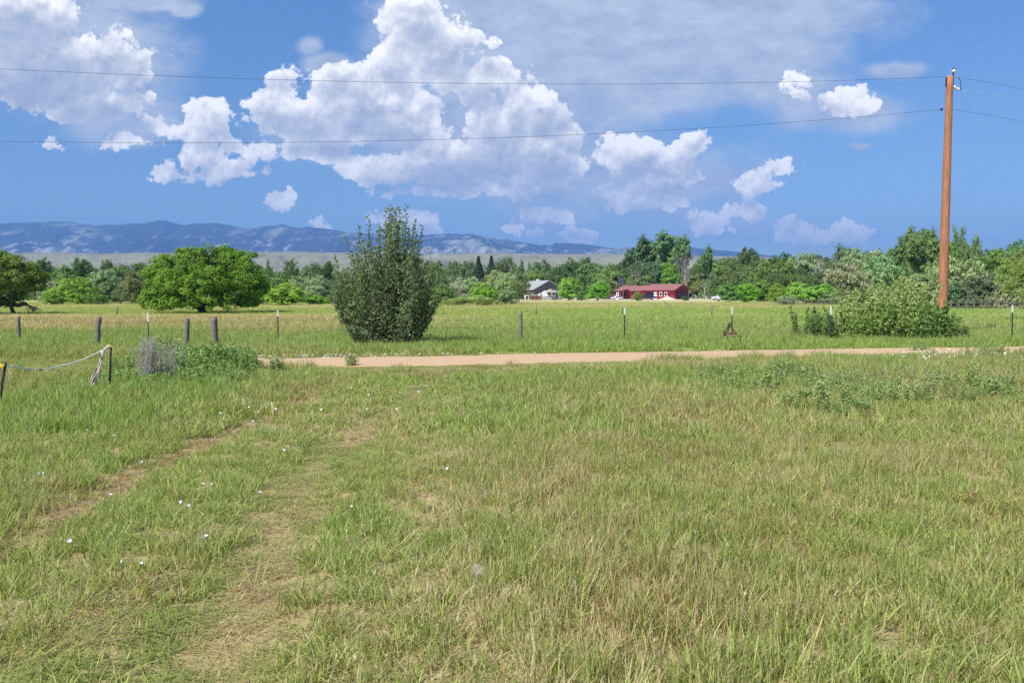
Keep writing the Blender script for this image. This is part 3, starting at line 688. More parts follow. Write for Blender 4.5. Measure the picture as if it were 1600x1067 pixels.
def branch_tree(g, h, r0, levels=3, spread=.5, nb=(3, 5), start=.25, lean=0.0, droop=0.0, first=1):
    """limbs as lists of points and radii"""
    out = []
    def grow_(p, d, L, r, lv):
        n = 5; pts = [p]; q = p.copy(); dd = d.copy()
        for i in range(n):
            dd = dd + g.normal(0, .13, 3) + np.array([0, 0, .06 - droop * .1]); dd /= np.linalg.norm(dd); q = q + dd * L / n; pts.append(q.copy())
        rad = [r * (1 - .75 * i / n) for i in range(n + 1)]; out.append((pts, rad, lv))
        if lv < levels:
            for k in range(g.integers(nb[0], nb[1] + 1)):
                i = g.integers(1 if lv else max(1, int(start * n)), n + 1); a = g.uniform(0, 6.28)
                e = dd + np.array([math.cos(a), math.sin(a), g.uniform(-.1, .5)]) * spread * g.uniform(.7, 1.4); e /= np.linalg.norm(e)
                grow_(pts[i], e, L * g.uniform(.45, .75), rad[i] * .62, lv + 1)
    for k in range(first):
        a = g.uniform(0, 6.28); d = np.array([math.cos(a) * (lean + .05), math.sin(a) * (lean + .05), 1.0]); d /= np.linalg.norm(d)
        grow_(np.array([math.cos(a), math.sin(a), 0]) * r0 * (1.2 if first > 1 else 0), d, h * g.uniform(.5, .62), r0, 0)
    return out
def limbs_mesh(limbs, mat_, name='trunk', maxlv=9):
    m_ = MB()
    for pts, rad, lv in limbs:
        if lv <= maxlv: m_.tube(pts, rad, 7 if lv == 0 else (5 if lv == 1 else 3), cap=False)
    me = bpy.data.meshes.new(name); me.from_pydata(m_.v, [], m_.f); me.materials.append(mat_)
    me.polygons.foreach_set('use_smooth', [True] * len(me.polygons)); me.update(); return me
def crown_mesh(g, Pn, Nn, tb, size, aspect=1.5, droop=0.0, outb=.75):
    V, q, t = leaves_mesh(g, Pn, Nn, size, aspect, droop=droop, outb=outb)
    t = np.clip(.5 * t + .5 * np.repeat(tb, 4), 0, 1)
    return mesh_np('crown', V, [q], [M_LEAF], {'tint': t})

PROTO = {}
def proto(kind, v):
    if (kind, v) in PROTO: return PROTO[kind, v]
    g = np.random.default_rng(hash((len(kind), sum(map(ord, kind)), v)) % 99991)
    trunkh = .45; tr = .016
    if kind == 'round':
        L = lobes_round(g, 17, base=.06); Pn, Nn, tb = clump_cloud(g, L, 300, 30, .085, zmin=.01); size = .040; asp = 1.4; dr = 0
    elif kind == 'willow':
        L = lobes_round(g, 13, base=.05, rl=(.2, .32)); L = [(x, y, z, a, b, c * 1.1) for x, y, z, a, b, c in L]
        Pn, Nn, tb = clump_cloud(g, L, 360, 26, .078, zmin=.01); 
        out = np.stack([Pn[:, 0], Pn[:, 1], 0 * Pn[:, 0]], 1); size = .030; asp = 2.8; dr = .5
    elif kind == 'tall':
        L = [(0, 0, .55, .26, .26, .38)]
        for i in range(17):
            a = g.uniform(0, 6.28); z = g.uniform(.12, .92); r = .38 * (1 if z < .5 else math.sin(math.pi * min(1, z * .85 + .12)) ** .55) * g.uniform(.6, 1.1)
            q = g.uniform(.12, .2); L.append((math.cos(a) * r, math.sin(a) * r, min(z, .86), q, q, q * 1.15))
        Pn, Nn, tb = clump_cloud(g, L, 330, 28, .068, zmin=.02); size = .036; asp = 1.4; dr = 0
    elif kind == 'spire':
        L = [(g.normal(0, .06), g.normal(0, .06), z, .5 * math.sin(math.pi * (z * .8 + .15)) * .75, .5 * math.sin(math.pi * (z * .8 + .15)) * .75, .13) for z in np.linspace(.1, .9, 9)]
        Pn, Nn, tb = clump_cloud(g, L, 150, 26, .09, zmin=.04); size = .045; asp = 1.4; dr = 0
    elif kind == 'spruce':
        n = 4200; z = g.uniform(.04, 1, n) ** 1.15; lay = (z * 13 + g.uniform(-.25, .25, n)) % 1; rr = (1 - z) * .5 * (.55 + .5 * (1 - lay)) * g.uniform(.5, 1, n) ** .4
        a = g.uniform(0, 6.28, n); Pn = np.stack([np.cos(a) * rr, np.sin(a) * rr, z - rr * .25], 1); Nn = unit(np.stack([np.cos(a), np.sin(a), .5 + 0 * a], 1)); tb = g.uniform(0, 1, n); size = .05; asp = 1.8; dr = 0; trunkh = .9; tr = .02
    elif kind == 'low':
        L = [(g.uniform(-.4, .4), g.uniform(-.35, .35), g.uniform(.15, .7), g.uniform(.12, .25), g.uniform(.12, .25), g.uniform(.2, .38)) for i in range(14)]
        Pn, Nn, tb = clump_cloud(g, L, 170, 26, .09, zmin=.0); size = .036; asp = 1.6; dr = 0; trunkh = .3
    elif kind == 'thin':
        L = lobes_round(g, 11, base=.2, rl=(.1, .2)); Pn, Nn, tb = clump_cloud(g, L, 95, 22, .06, zmin=.1); size = .026; asp = 1.4; dr = 0
    if kind == 'dead':
        limbs = branch_tree(g, 1.15, .028, 4, .62, (4, 6), .25, .12, first=2); me_t = limbs_mesh(limbs, M_DEADWOOD); PROTO[kind, v] = (None, me_t); return PROTO[kind, v]
    ob = {'willow': .6, 'spruce': .7}.get(kind, .72)
    me_c = crown_mesh(g, Pn, Nn, tb, size, asp, dr, ob)
    if kind in ('spruce', 'spire'):
        me_t = limbs_mesh([([np.array([0, 0, 0]), np.array([0, 0, .5]), np.array([0, 0, .93])], [tr, tr * .6, .004], 0)], M_BARK)
    else:
        me_t = limbs_mesh(branch_tree(g, .95, tr, 3, .75, (3, 4), .3, .15, first=1 if kind in ('tall', 'round') else 2), M_BARK)
    PROTO[kind, v] = (me_c, me_t); return PROTO[kind, v]

TINT = {  # species colours
 'ygreen': (.165, .235, .045), 'bright': (.120, .220, .030), 'mid': (.098, .155, .045), 'dark': (.058, .098, .034), 'blue': (.082, .130, .066),
 'silver': (.180, .225, .130), 'grey': (.22, .25, .18), 'olive': (.130, .155, .070), 'spruce': (.030, .048, .028), 'brown': (.085, .060, .038), 'cotton': (.090, .150, .050), 'pale': (.18, .215, .085)}
def tree(px, Y, top, w, kind, tint, label, name='tree', cat='tree', group=None, z0=0.0, depth=None):
    H = (YH - top) / F * Y + EYE; Wd = w / F * Y; X = (px - CX) / F * Y
    v = random.randrange(3); mc, mt = proto(kind, v)
    root = thing(name, label, cat, (X, Y, z0), random.uniform(0, 6.28), group)
    if mt is not None:
        a = link('trunk', mt, root); a.scale = (Wd, Wd, H * (.95 if mc else 1))
    if mc is not None:
        c = link('crown', mc, root); c.scale = (Wd, Wd * (depth or 1), H)
        t = TINT[tint]; j = [random.uniform(1.0, 1.28) for _ in t]; c.color = (t[0] * j[0], t[1] * j[1], t[2] * j[2], 1)
    return root

WOOD = [
 # left of the round tree
 (78,140,436,30,'willow','grey','silvery grey small tree just right of the dark leaning tree'),
 (84,118,450,30,'round','ygreen','small yellow green tree overlapping the silvery one by the dark leaning tree','bush'),
 (122,124,431,50,'willow','ygreen','wide yellow green willow standing alone at the left field edge'),
 (163,132,420,44,'willow','silver','silvery willow between the wide yellow green willow and a greyish tree'),
 (190,130,419,38,'thin','olive','greyish olive sparse tree left of the big round green tree'),
 (214,126,419,38,'willow','olive','dull green willow touching the left side of the big round green tree'),
 (150,121,458,34,'low','mid','low green bush at the foot of the silvery willow','bush'),
 (76,210,408,26,'tall','dark','dark tree leftmost in the far row under the hills'),
 (100,200,407,32,'round','mid','round green tree second in the far row under the hills'),
 (128,200,407,32,'tall','dark','dark green pair crown in the middle of the far left row'),
 (163,260,408,20,'spruce','blue','small blue spruce poking out of the far left row'),
 (185,225,414,40,'round','mid','low rounded tree right of the small blue spruce'),
 (222,215,404,46,'round','dark','dark broad tree behind the left shoulder of the big round green tree'),
 (105,165,420,48,'round','mid','green tree behind the wide yellow green willow'),
 (152,170,422,36,'round','dark','dark green tree behind the silvery willow at left'),
 # between the round tree and the middle bush
 (408,122,436,40,'willow','ygreen','pale yellow willow against the right side of the big round green tree'),
 (447,116,436,54,'round','ygreen','bright yellow green tree between the big round tree and the tall bush'),
 (496,120,459,34,'round','bright','small bright green bush left of the tall grey green bush','bush'),
 (500,135,428,44,'willow','silver','silvery willow behind the left edge of the tall bush'),
 (474,150,426,40,'willow','silver','silvery green tree above the small bright green bush'),
 (440,180,418,44,'round','mid','mid green tree above the bright yellow green tree'),
 (414,215,411,26,'round','mid','green tree right above the pale yellow willow'),
 (421,250,408,9,'spire','brown','narrow brown spire rising from the wood right of the round tree'),
 (457,245,409,9,'spire','dark','narrow dark spire midway between the round tree and tall bush'),
 (494,230,409,20,'round','blue','bluish round crown breaking the skyline left of the tall bush'),
 (512,225,411,18,'tall','dark','dark crown touching the left edge of the tall bush on the skyline'),
 # right of the middle bush up to the grey house
 (694,120,438,36,'round','mid','green tree just right of the tall bush'),
 (712,135,424,42,'dead','olive','bare twiggy grey tree right of the tall bush'),
 (728,140,428,46,'willow','grey','grey green willow right of the bare twiggy tree'),
 (716,250,406,50,'round','dark','dark far wood crown behind the bare twiggy tree'),
 (748,190,402,40,'spruce','spruce','left one of the two dark spruces'),
 (768,190,402,40,'spruce','spruce','right one of the two dark spruces'),
 (785,185,414,22,'spruce','brown','small reddish brown conifer right of the two spruces'),
 (757,122,437,38,'round','bright','bright green tree in front of the two spruces'),
 (790,126,424,42,'willow','silver','silvery willow left of the grey house'),
 (776,150,420,40,'willow','silver','pale willow above and behind the bright green tree'),
 (812,150,416,44,'thin','olive','loose olive tree with dark limbs over the grey house'),
 (779,260,407,22,'round','blue','bluish far tree above the small reddish brown conifer'),
 (706,114,462,44,'low','pale','low pale hedge nearest the tall bush','bush'),
 (745,114,461,50,'low','pale','low pale hedge below the bright green tree','bush'),
 # behind and between the houses
 (840,290,401,40,'round','blue','round bluish green crown high behind the grey house'),
 (843,265,418,44,'round','mid','green tree right behind the grey house ridge'),
 (862,262,426,30,'thin','olive','tree with dark stems at the right end of the grey house'),
 (892,290,404,48,'round','dark','dark green broad crown between the two houses'),
 (925,280,408,46,'round','mid','green crown above the pair of bright front trees'),
 (888,200,431,40,'round','ygreen','yellow green tree standing before the parked trailer'),
 (933,196,436,42,'round','bright','bright green tree between the trailer and the dark raised box'),
 (909,198,455,20,'round','mid','small green bush between the two bright front trees','bush'),
 (952,262,414,42,'round','mid','green tree behind the dark raised box'),
 (966,285,401,46,'round','cotton','broad green crown left of the tall cottonwoods'),
 (948,255,430,30,'willow','olive','olive willow left of the dark raised box'),
 (997,275,379,44,'tall','dark','dark leading cottonwood left of the tallest crown'),
 (1030,275,374,66,'tall','cotton','tallest cottonwood behind the red house'),
 (1057,272,379,46,'tall','cotton','cottonwood at the right shoulder of the tallest crown'),
 (1004,262,404,34,'dead','olive','bare pinkish grey dead crown over the red roof'),
 (1070,262,390,44,'dead','olive','bare white limbed dead tree right of the tall cottonwoods'),
 (1000,250,424,44,'willow','olive','dull olive tree behind the left part of the red roof'),
 (1042,250,407,36,'round','bright','fresh green tree behind the middle of the red roof'),
 (1022,252,414,34,'tall','blue','dark bluish tree behind the red roof'),
 (1100,262,392,26,'tall','cotton','pointed green tree right of the bare dead tree'),
 (1122,262,402,38,'round','mid','rounded crown right of the pointed green tree'),
 (1088,250,420,36,'thin','olive','thin purplish thicket tree at the right end of the red house'),
 (1120,235,424,32,'round','blue','dark round tree right of the red house'),
 (1104,240,436,24,'dead','olive','small bare tree beside the red house corner'),
 # right wood
 (1146,225,406,44,'willow','mid','green willow right of the dark round tree'),
 (1166,240,391,34,'tall','dark','dark crowned tree beginning the high right wood'),
 (1180,200,401,52,'willow','mid','wide green willow left in the right wood'),
 (1222,215,387,50,'round','dark','dark domed crown highest in the left of the right wood'),
 (1215,185,402,60,'willow','mid','big soft willow below the dark domed crown'),
 (1256,190,393,52,'willow','silver','silvery willow left of the grey bare patch'),
 (1288,205,388,44,'round','dark','flat topped dark tree over the grey bare patch'),
 (1284,180,400,34,'dead','olive','leafless greyish purple tree inside the right wood'),
 (1340,190,384,74,'willow','silver','broad silvery willow topping the right wood'),
 (1322,160,404,66,'willow','silver','large pale willow in front of the broad silvery one'),
 (1372,165,392,60,'willow','silver','silvery willow left of the tall green cottonwood'),
 (1400,172,380,48,'tall','cotton','green cottonwood stepping up towards the pole'),
 (1432,165,362,58,'tall','cotton','tall rounded cottonwood just left of the pole'),
 (1458,165,368,26,'tall','cotton','narrow cottonwood directly left of the pole'),
 (1486,150,360,24,'spire','cotton','poplar spire directly right of the pole'),
 (1501,150,359,19,'spire','cotton','highest poplar spire right of the pole'),
 (1520,150,368,24,'spire','cotton','rightmost poplar spire with loose side branches'),
 (1445,110,424,80,'willow','silver','silvery willow mound left of the pole behind the thicket'),
 (1500,96,388,70,'willow','silver','tall silvery willow right of the pole'),
 (1548,110,386,60,'willow','mid','green willow between the silvery one and the right picture edge'),
 (1592,120,381,64,'tall','cotton','green tree high at the right picture edge'),
 (1530,90,420,60,'round','blue','dark green round tree low at the right field edge'),
 (1490,92,434,44,'round','blue','bluish green tree right behind the pole foot'),
 (1570,88,432,50,'willow','silver','silvery low willow near the right edge'),
 (1140,150,440,36,'round','mid','green small tree right of the white pickup'),
 (1166,150,441,34,'round','bright','fresh green small tree left of the white camper'),
 (1188,165,436,40,'round','mid','green tree behind the white camper'),
 (1218,128,438,32,'round','bright','bright green tree with a visible stem right of the camper'),
 (1258,126,436,56,'round','ygreen','wide yellow green dome in front of the right wood'),
 (1282,132,440,34,'round','bright','bright green tree joined to the right of the yellow green dome'),
 (1310,125,454,50,'low','silver','low greyish shrubs right of the yellow green dome','bush'),
 (1345,118,448,60,'low','mid','low green shrubs behind the left end of the thicket','bush'),
 (1228,118,459,22,'low','grey','small grey bush under the bright stemmed tree','bush'),
 (996,186,455,20,'round','olive','round dark bush before the left half of the red house','bush'),
 (1070,186,461,13,'round','dark','little dark bush before the gable of the red house','bush'),
]
for r_ in WOOD:
    px, Y, top, w, kind, tint, lab = r_[:7]; bush = len(r_) > 7
    nm = 'bush' if bush else {'spruce': 'spruce_tree', 'willow': 'willow_tree', 'spire': 'poplar_tree', 'dead': 'dead_tree', 'tall': 'cottonwood_tree'}.get(kind, 'tree')
    tree(px, Y, top, w * (1.0 if (796 < px < 1095 and Y < 240) or px in (790,) else 1.3), kind, tint, lab, nm, 'bush' if bush else 'tree')

# the mass of the wood behind and between: one far-off wood
def wood_mass(name, label, rows, seed):
    g = np.random.default_rng(seed); Vs = []; Qs = []; T = []; n = 0; r3 = random.Random(seed)
    for px0, px1, Y, t0, t1, step, wpx in rows:
        for px in np.arange(px0, px1, step):
            kk = r3.choice(['round', 'willow', 'tall']); mc = proto(kk, r3.randrange(3))[0]
            k = len(mc.vertices); v = np.empty(k * 3, np.float32); mc.vertices.foreach_get('co', v); v = v.reshape(-1, 3)
            v = v[:(k // 8) * 4 * 1] if k > 20000 else v; k = len(v) // 4 * 4; v = v[:k]
            f = (px - px0) / max(1, px1 - px0); yy_ = Y * g.uniform(.93, 1.07); top = t0 + (t1 - t0) * f + g.uniform(-3, 5)
            H = (YH - top) / F * yy_ + EYE; Wd = wpx * g.uniform(.8, 1.3) / F * yy_; a = g.uniform(0, 6.28)
            x, y = v[:, 0] * math.cos(a) - v[:, 1] * math.sin(a), v[:, 0] * math.sin(a) + v[:, 1] * math.cos(a)
            Vs.append(np.stack([x * Wd + (px + g.uniform(-4, 4) - CX) / F * yy_, y * Wd + yy_, v[:, 2] * H], 1)); Qs.append(np.arange(k).reshape(-1, 4) + n); n += k
            T.append(np.repeat(g.uniform(0, 1, k // 4) * .4 + g.uniform(0, .6), 4))
    o = link(name, mesh_np(name, np.concatenate(Vs), [np.concatenate(Qs)], [M_LEAF], {'tint': np.concatenate(T)}))
    o.color = (.088, .135, .052, 1); tag(o, label, 'wood', kind='stuff'); return o
wood_mass('far_wood', 'mass of green trees behind the field', [(-200,240,235,411,409,22,46),(380,540,240,411,411,20,40),(540,700,235,408,407,20,44),(690,830,225,407,407,20,42),(830,980,310,404,399,20,44),
  (690,830,170,436,434,24,32),(380,540,165,436,436,24,34),(60,240,160,438,436,24,36),(1090,1200,285,402,398,20,40),(1160,1460,245,396,384,24,46),(1460,1900,190,392,384,28,60),(1150,1420,170,428,426,26,36),(1420,1900,112,440,436,28,40),
  (60,700,150,452,452,16,30),(690,800,190,450,450,16,28),(1118,1300,200,450,450,16,28),(1290,1900,140,448,446,20,36),(980,1100,285,410,410,18,36),(860,1000,280,432,432,18,32),(1118,1200,235,432,432,16,30),(1160,1480,200,412,410,20,40),(-500,-60,140,420,420,34,60),(-500,10,150,425,420,30,50)], 5)
# far scattered trees at the foot of the hills
g5 = np.random.default_rng(9)
wood_mass('far_wood', 'thin far line of trees under the pale hills', [(60,520,520,417,417,16,18),(690,900,560,413,413,15,16)], 8)

# big round green tree
def lobed_tree(name, label, px, Y, base_lobes, nclump, nleaf, crad, size, tint, limbs, asp=1.4, zmin=.2, seed=1, shell=.6, cat='tree', outb=.7):
    g = np.random.default_rng(seed); X = (px - CX) / F * Y
    root = thing(name, label, cat, (X, Y, 0)); link('trunk', limbs_mesh(limbs, M_BARK), root)
    Pn, Nn, tb = clump_cloud(g, base_lobes, nclump, nleaf, crad, zmin=zmin, shell=shell)
    c = link('crown', crown_mesh(g, Pn, Nn, tb, size, asp, 0, outb), root); c.color = (*tint, 1); return root
g = np.random.default_rng(41); Y0 = 68; s_ = Y0 / F
LB = []
for px, py, r_, yo in [(262,415,20,0),(300,408,22,1),(335,404,22,2),(360,412,22,1),(385,425,20,.5),(318,396,16,1),(345,398,16,2),(380,404,14,1),(285,402,15,1),(250,432,20,-.5),(245,450,16,-.5),(240,464,13,-.8),(282,440,24,-2.2),(315,432,26,-3),(350,437,24,-2.6),(380,445,20,-1.4),(395,440,14,.5),
      (395,462,14,.5),(262,462,16,-1.8),(290,466,15,-2.6),(365,458,18,-2.6),(345,462,14,-3.4),(385,470,14,-.5),(320,470,12,-3.2),(300,450,20,-3.2),(335,450,20,-3.6),(312,473,11,-3.9),(330,475,9,-3.7),(296,476,9,-3.5),(240,474,12,-1.0),(262,476,12,-2),(285,478,11,-2.8),(398,474,12,0),(310,480,9,-3.2),(375,479,10,-2.6),(355,474,12,-3.3),(232,458,12,0),(404,452,12,1),(270,470,16,1.5),(375,468,18,2.2),(320,466,20,3),(312,430,30,3),(350,430,30,3.4),(280,440,24,3),(385,445,18,3)]:
    LB.append(((px - 317) * s_, yo, (YH - py) * s_ + EYE, r_ * s_, r_ * s_ * 1.0, r_ * s_ * .82))
lb = []
for k in range(7):
    a = g.uniform(-.5, 3.6); lb += branch_tree(np.random.default_rng(60 + k), 5.2, .16, 3, .7, (3, 4), .15, .35 + .2 * (k % 3), first=1)
lobed_tree('tree', 'big round bright green tree standing alone in the field', 317, Y0, LB, 860, 90, .46, .13, (.105, .185, .022), lb, seed=5, zmin=.22, shell=.5)
# leaning tree at the left edge
g = np.random.default_rng(42); Y0 = 64; s_ = Y0 / F; LB = []
for px, py, r_, yo in [(-40,420,26,0),(-10,418,24,1),(15,412,18,0),(35,420,17,-.5),(50,432,14,0),(8,428,24,-2),(-25,440,26,-1.5),(40,438,14,-1.5),(55,446,11,0),(25,440,14,-2.4),(-50,455,26,0),(-5,404,13,1),(28,452,9,-2),(10,448,14,2.6),(-70,440,30,0),(-20,462,20,1),(-45,470,20,.5),(5,464,13,2.2),(-5,474,10,1.5),(60,436,11,1),(52,424,12,0),(30,448,12,1.8),(20,450,13,-1),(-12,452,16,-1.5),(44,447,11,-.5),(0,440,18,-2.6),(-32,462,16,-1),(58,450,8,.5)]:
    LB.append(((px - 0) * s_, yo, (YH - py) * s_ + EYE, r_ * s_, r_ * s_, r_ * s_ * .8))
lb = []
for k, x in enumerate((1.15, -.1, -1.6, -3.0)):
    for pts, rad, lv in branch_tree(np.random.default_rng(80 + k), 4.6, .17, 4, .75, (3, 5), .3, .25, first=1): lb.append(([p + np.array([x, 0, 0]) for p in pts], rad, lv))
for k in range(3):                        # low limb sweeping to the right down to the grass
    z = .95 - .1 * k; pts = [np.array([1.1, -.1, z]), np.array([1.7, -.3, z - .12]), np.array([2.4, -.5, z + .02]), np.array([2.9 + .2 * k, -.7, .55]), np.array([3.5 + .25 * k, -.9, .12 + .1 * k])]
    lb.append((pts, [.10, .08, .06, .045, .02], 1))
for pts, rad, lv in branch_tree(np.random.default_rng(95), 1.6, .05, 3, 1.1, (4, 5), .1, .5, first=3): lb.append(([p * np.array([1.2, 1, .6]) + np.array([2.9, -.8, .1]) for p in pts], rad, lv + 1))
lobed_tree('tree', 'dark trunked tree leaning over the field at the left edge', 0, Y0, LB, 620, 75, .42, .12, (.100, .150, .030), lb, seed=6, zmin=.4, shell=.55)
# light green tree at the right edge
Y0 = 47; s_ = Y0 / F; LB = []
for px, py, r_, yo in [(1592,432,20,0),(1608,412,22,1),(1572,450,15,-.5),(1590,462,18,-1),(1610,450,26,-1),(1565,436,10,0),(1625,430,30,1),(1604,476,16,-.8),(1640,460,26,0),(1586,415,12,1)]:
    LB.append(((px - 1615) * s_, yo, (YH - py) * s_ + EYE, r_ * s_, r_ * s_, r_ * s_ * .9))
lobed_tree('tree', 'light green small tree cut by the right picture edge', 1615, Y0, LB, 330, 50, .26, .085, (.175, .225, .075), branch_tree(np.random.default_rng(3), 3.4, .09, 3, .6, (3, 5), .2, .3, first=2), seed=7, zmin=.15, shell=.3, outb=.5)

# tall grey-green bush: upright stems, each carrying its own leaves
def stem_bush(name, label, px, Y, stems, leaf, nper, tint, seed, cat='bush', spreadleaf=.11, bare=0.0, asp=1.5, twig=.012, leafpow=1.0, outb=.25):
    """stems: list of (x, y, tipx, tipy, height)"""
    g = np.random.default_rng(seed); root = thing(name, label, cat, ((px - CX) / F * Y, Y, 0)); m_ = MB(); PP = []; NN = []; TB = []
    for (x, y, tx, ty, h) in stems:
        p0 = np.array([x, y, 0.]); p3 = np.array([tx, ty, h]); p1 = p0 + np.array([(tx - x) * .30, (ty - y) * .30, h * .33]); p2 = p0 + np.array([(tx - x) * .75, (ty - y) * .75, h * .66])
        ts = np.linspace(0, 1, 7); pts = [p0 * (1 - t) ** 3 + 3 * p1 * t * (1 - t) ** 2 + 3 * p2 * t * t * (1 - t) + p3 * t ** 3 + g.normal(0, .02, 3) * (t > 0) for t in ts]
        m_.tube(pts, [twig * (1.6 - 1.3 * t) for t in ts], 4, cap=False)
        isbare = g.uniform() < bare; n = int(nper * h * g.uniform(.6, 1.3) * (.08 if isbare else 1))
        t = g.uniform(.06, 1, n) ** leafpow; pos_ = np.array(pts); i = np.minimum((t * 6).astype(int), 5); f = (t * 6 - i)[:, None]
        base = pos_[i] * (1 - f) + pos_[i + 1] * f; w = spreadleaf * (1.15 - .95 * t)[:, None]
        nodes = np.round(t * h * 14) / 14                                 # leaves gather on short side shoots
        sa = (nodes * 57.3) % 6.283; side = np.stack([np.cos(sa), np.sin(sa), .35 + 0 * sa], 1)
        PP.append(base + side * w * g.uniform(.2, 1.6, n)[:, None] + g.normal(0, .05, (n, 3)) * (1.2 - .9 * t)[:, None]); NN.append(rand_dirs(g, n) + np.array([0, 0, .7])); TB.append(g.uniform(0, 1) * .5 + g.uniform(0, .5, n))
    me = bpy.data.meshes.new('stems'); me.from_pydata(m_.v, [], m_.f); me.materials.append(M_BARK); me.update(); link('stems', me, root)
    P_ = np.concatenate(PP); k = P_[:, 2] > .02; c = link('leaves', crown_mesh(g, P_[k], unit(np.concatenate(NN))[k], np.concatenate(TB)[k], leaf, asp, 0, outb), root); c.color = (*tint, 1)
    return root
g = np.random.default_rng(12); Y0 = 25.0; s_ = Y0 / F; st_ = []
prof = [(514,425),(530,402),(545,394),(560,378),(575,366),(590,356),(603,336),(612,324),(622,326),(632,326),(642,340),(652,350),(660,372),(672,398),(684,412),(690,440)]
pa = np.array(prof, float)
for k in range(215):
    px = g.uniform(514, 690); lim = np.interp(px, pa[:, 0], pa[:, 1]); f = g.uniform(0, 1) ** .8
    py = min(lim + f * 150 * (.35 + .65 * g.uniform()), float(np.interp(px, (514, 530, 548, 662, 680, 690), (455, 478, 525, 525, 478, 455))))
    hgt = max(.6, (YH - py) * s_ + EYE); tx = (px - 605) * s_; depth_ = math.sqrt(max(.05, 1 - (tx / 1.9) ** 2)) * 1.6
    ty = g.uniform(-1, 1) * depth_ * (.3 + .7 * f); st_.append((tx * .42 + g.normal(0, .15), ty * .45, tx, ty, hgt))
for px, py in ((520,394),(541,372),(560,352),(578,338),(612,318),(606,326),(628,326),(636,322),(650,345),(660,352),(678,383),(618,330),(590,350)):
    st_.append(((px - 605) * s_ * .45, g.normal(0, .2), (px - 605) * s_, g.normal(0, .25), (YH - py) * s_ + EYE))
stem_bush('bush', 'tall grey green many stemmed bush at the fence behind the drive', 605, Y0, st_, .056, 70, (.125, .165, .085), 3, bare=.15, spreadleaf=.22, leafpow=.85)
st_ = [((x - 655) * s_ * .1, 0, (x - 655) * s_, 0.1 * i, (YH - y) * s_ + EYE) for i, (x, y) in enumerate(((677,350),(668,366),(682,372),(694,380),(700,388),(665,340),(660,345),(690,396)))]
# fence-line thicket under the pole
g = np.random.default_rng(15); Y0 = 26.5; s_ = Y0 / F
def mound(x0, x1, prof, n, drop, base_y0, seed, xc, Ym=28.2):
    s_ = Ym / F
    g = np.random.default_rng(seed); pa = np.array(prof, float); out = []
    for k in range(n):
        px = g.uniform(x0, x1); lim = np.interp(px, pa[:, 0], pa[:, 1]); py = lim + g.uniform(0, 1) ** 1.2 * drop
        h = max(.25, (YH - py) * s_ + EYE); tx = (px - xc) * s_; ty = g.uniform(-1, 1) * .9; out.append((tx * .7 + g.normal(0, .12), ty * .6, tx, ty, h))
    return out
stem_bush('bush', 'pale silvery green thicket spreading left of the pole foot', 1390, 28.6, mound(1296, 1462, [(1294,482),(1306,470),(1320,460),(1345,448),(1370,436),(1395,428),(1420,430),(1445,436),(1462,452)], 140, 60, 0, 21, 1390), .07, 120, (.24, .29, .13), 22, spreadleaf=.15)
stem_bush('bush', 'darker green bush in front of the pole foot', 1462, 27.6, mound(1420, 1500, [(1416,500),(1440,472),(1460,466),(1480,478),(1492,500),(1502,512)], 70, 30, 0, 23, 1462), .07, 130, (.125, .195, .060), 24, spreadleaf=.13)
stem_bush('bush', 'green bush below the middle of the pale thicket', 1370, 28.0, mound(1318, 1425, [(1318,490),(1340,478),(1370,470),(1400,474),(1425,486)], 90, 30, 0, 25, 1370), .07, 130, (.16, .225, .065), 26, spreadleaf=.13)
stem_bush('bush', 'small green bush left of the white topped post by the thicket', 1276, 28.6, mound(1260, 1294, [(1258,486),(1272,478),(1285,484),(1296,492)], 26, 18, 0, 27, 1276), .06, 120, (.10, .16, .05), 28)
stem_bush('sapling', 'thin leaning sapling left of the small green bush', 1240, 29.0, [(.12, 0, -.1, 0, (YH - 480) * s_ + EYE), (.15, .02, .12, .1, .8), (.12, 0, -.02, -.1, .95)], .06, 110, (.095, .15, .05), 29, cat='sapling')
stem_bush('bush', 'tuft of green suckers right of the pole foot', 1497, 27.4, mound(1486, 1512, [(1486,508),(1495,500),(1510,514)], 14, 14, 0, 30, 1497), .055, 120, (.09, .15, .045), 31)

# ------------------------------------------------------------------ broad-leaved weeds
def weed(seed, h, n, w, lsize, spread=.07, heads=False):
    g = np.random.default_rng(seed); P_ = []; N_ = []
    for k in range(n):
        a = g.uniform(0, 6.28); r = w * math.sqrt(g.uniform()); t = np.linspace(.08, 1, 26); hh = h * g.uniform(.6, 1.1)
        az = np.arange(26) * 2.4; b = np.stack([math.cos(a) * r * (1 + .5 * t) + np.cos(az) * spread * (1.2 - t), math.sin(a) * r * (1 + .5 * t) + np.sin(az) * spread * (1.2 - t), t * hh], 1)
        P_.append(b); N_.append(np.stack([np.cos(az), np.sin(az), 1 + 0 * az], 1))
    P_ = np.concatenate(P_); V, q, t = leaves_mesh(g, P_, unit(np.concatenate(N_)), lsize, 2.4, outb=.7)
    hd = np.zeros(len(V))
    if heads:
        top = P_.reshape(n, 26, 3)[:, -1]; hp = np.repeat(top, 7, 0) + g.normal(0, .022, (n * 7, 3)); V2, q2, t2 = leaves_mesh(g, hp, rand_dirs(g, n * 7), .022, 1.2)
        q = np.concatenate([q, q2 + len(V)]); V = np.concatenate([V, V2]); t = np.concatenate([t, t2]); hd = np.concatenate([hd, np.ones(len(V2))])
    return mesh_np('weed', V, [q], (), {'tint': t, 'head': hd})
M_WEED, N = mat('broad_weed_leaves')
rn = attr(N, 'rnd', 'INSTANCER').outputs['Fac']; lu = attr(N, 'lush', 'INSTANCER').outputs['Fac']; t = attr(N, 'tint').outputs['Fac']; hd = attr(N, 'head').outputs['Fac']
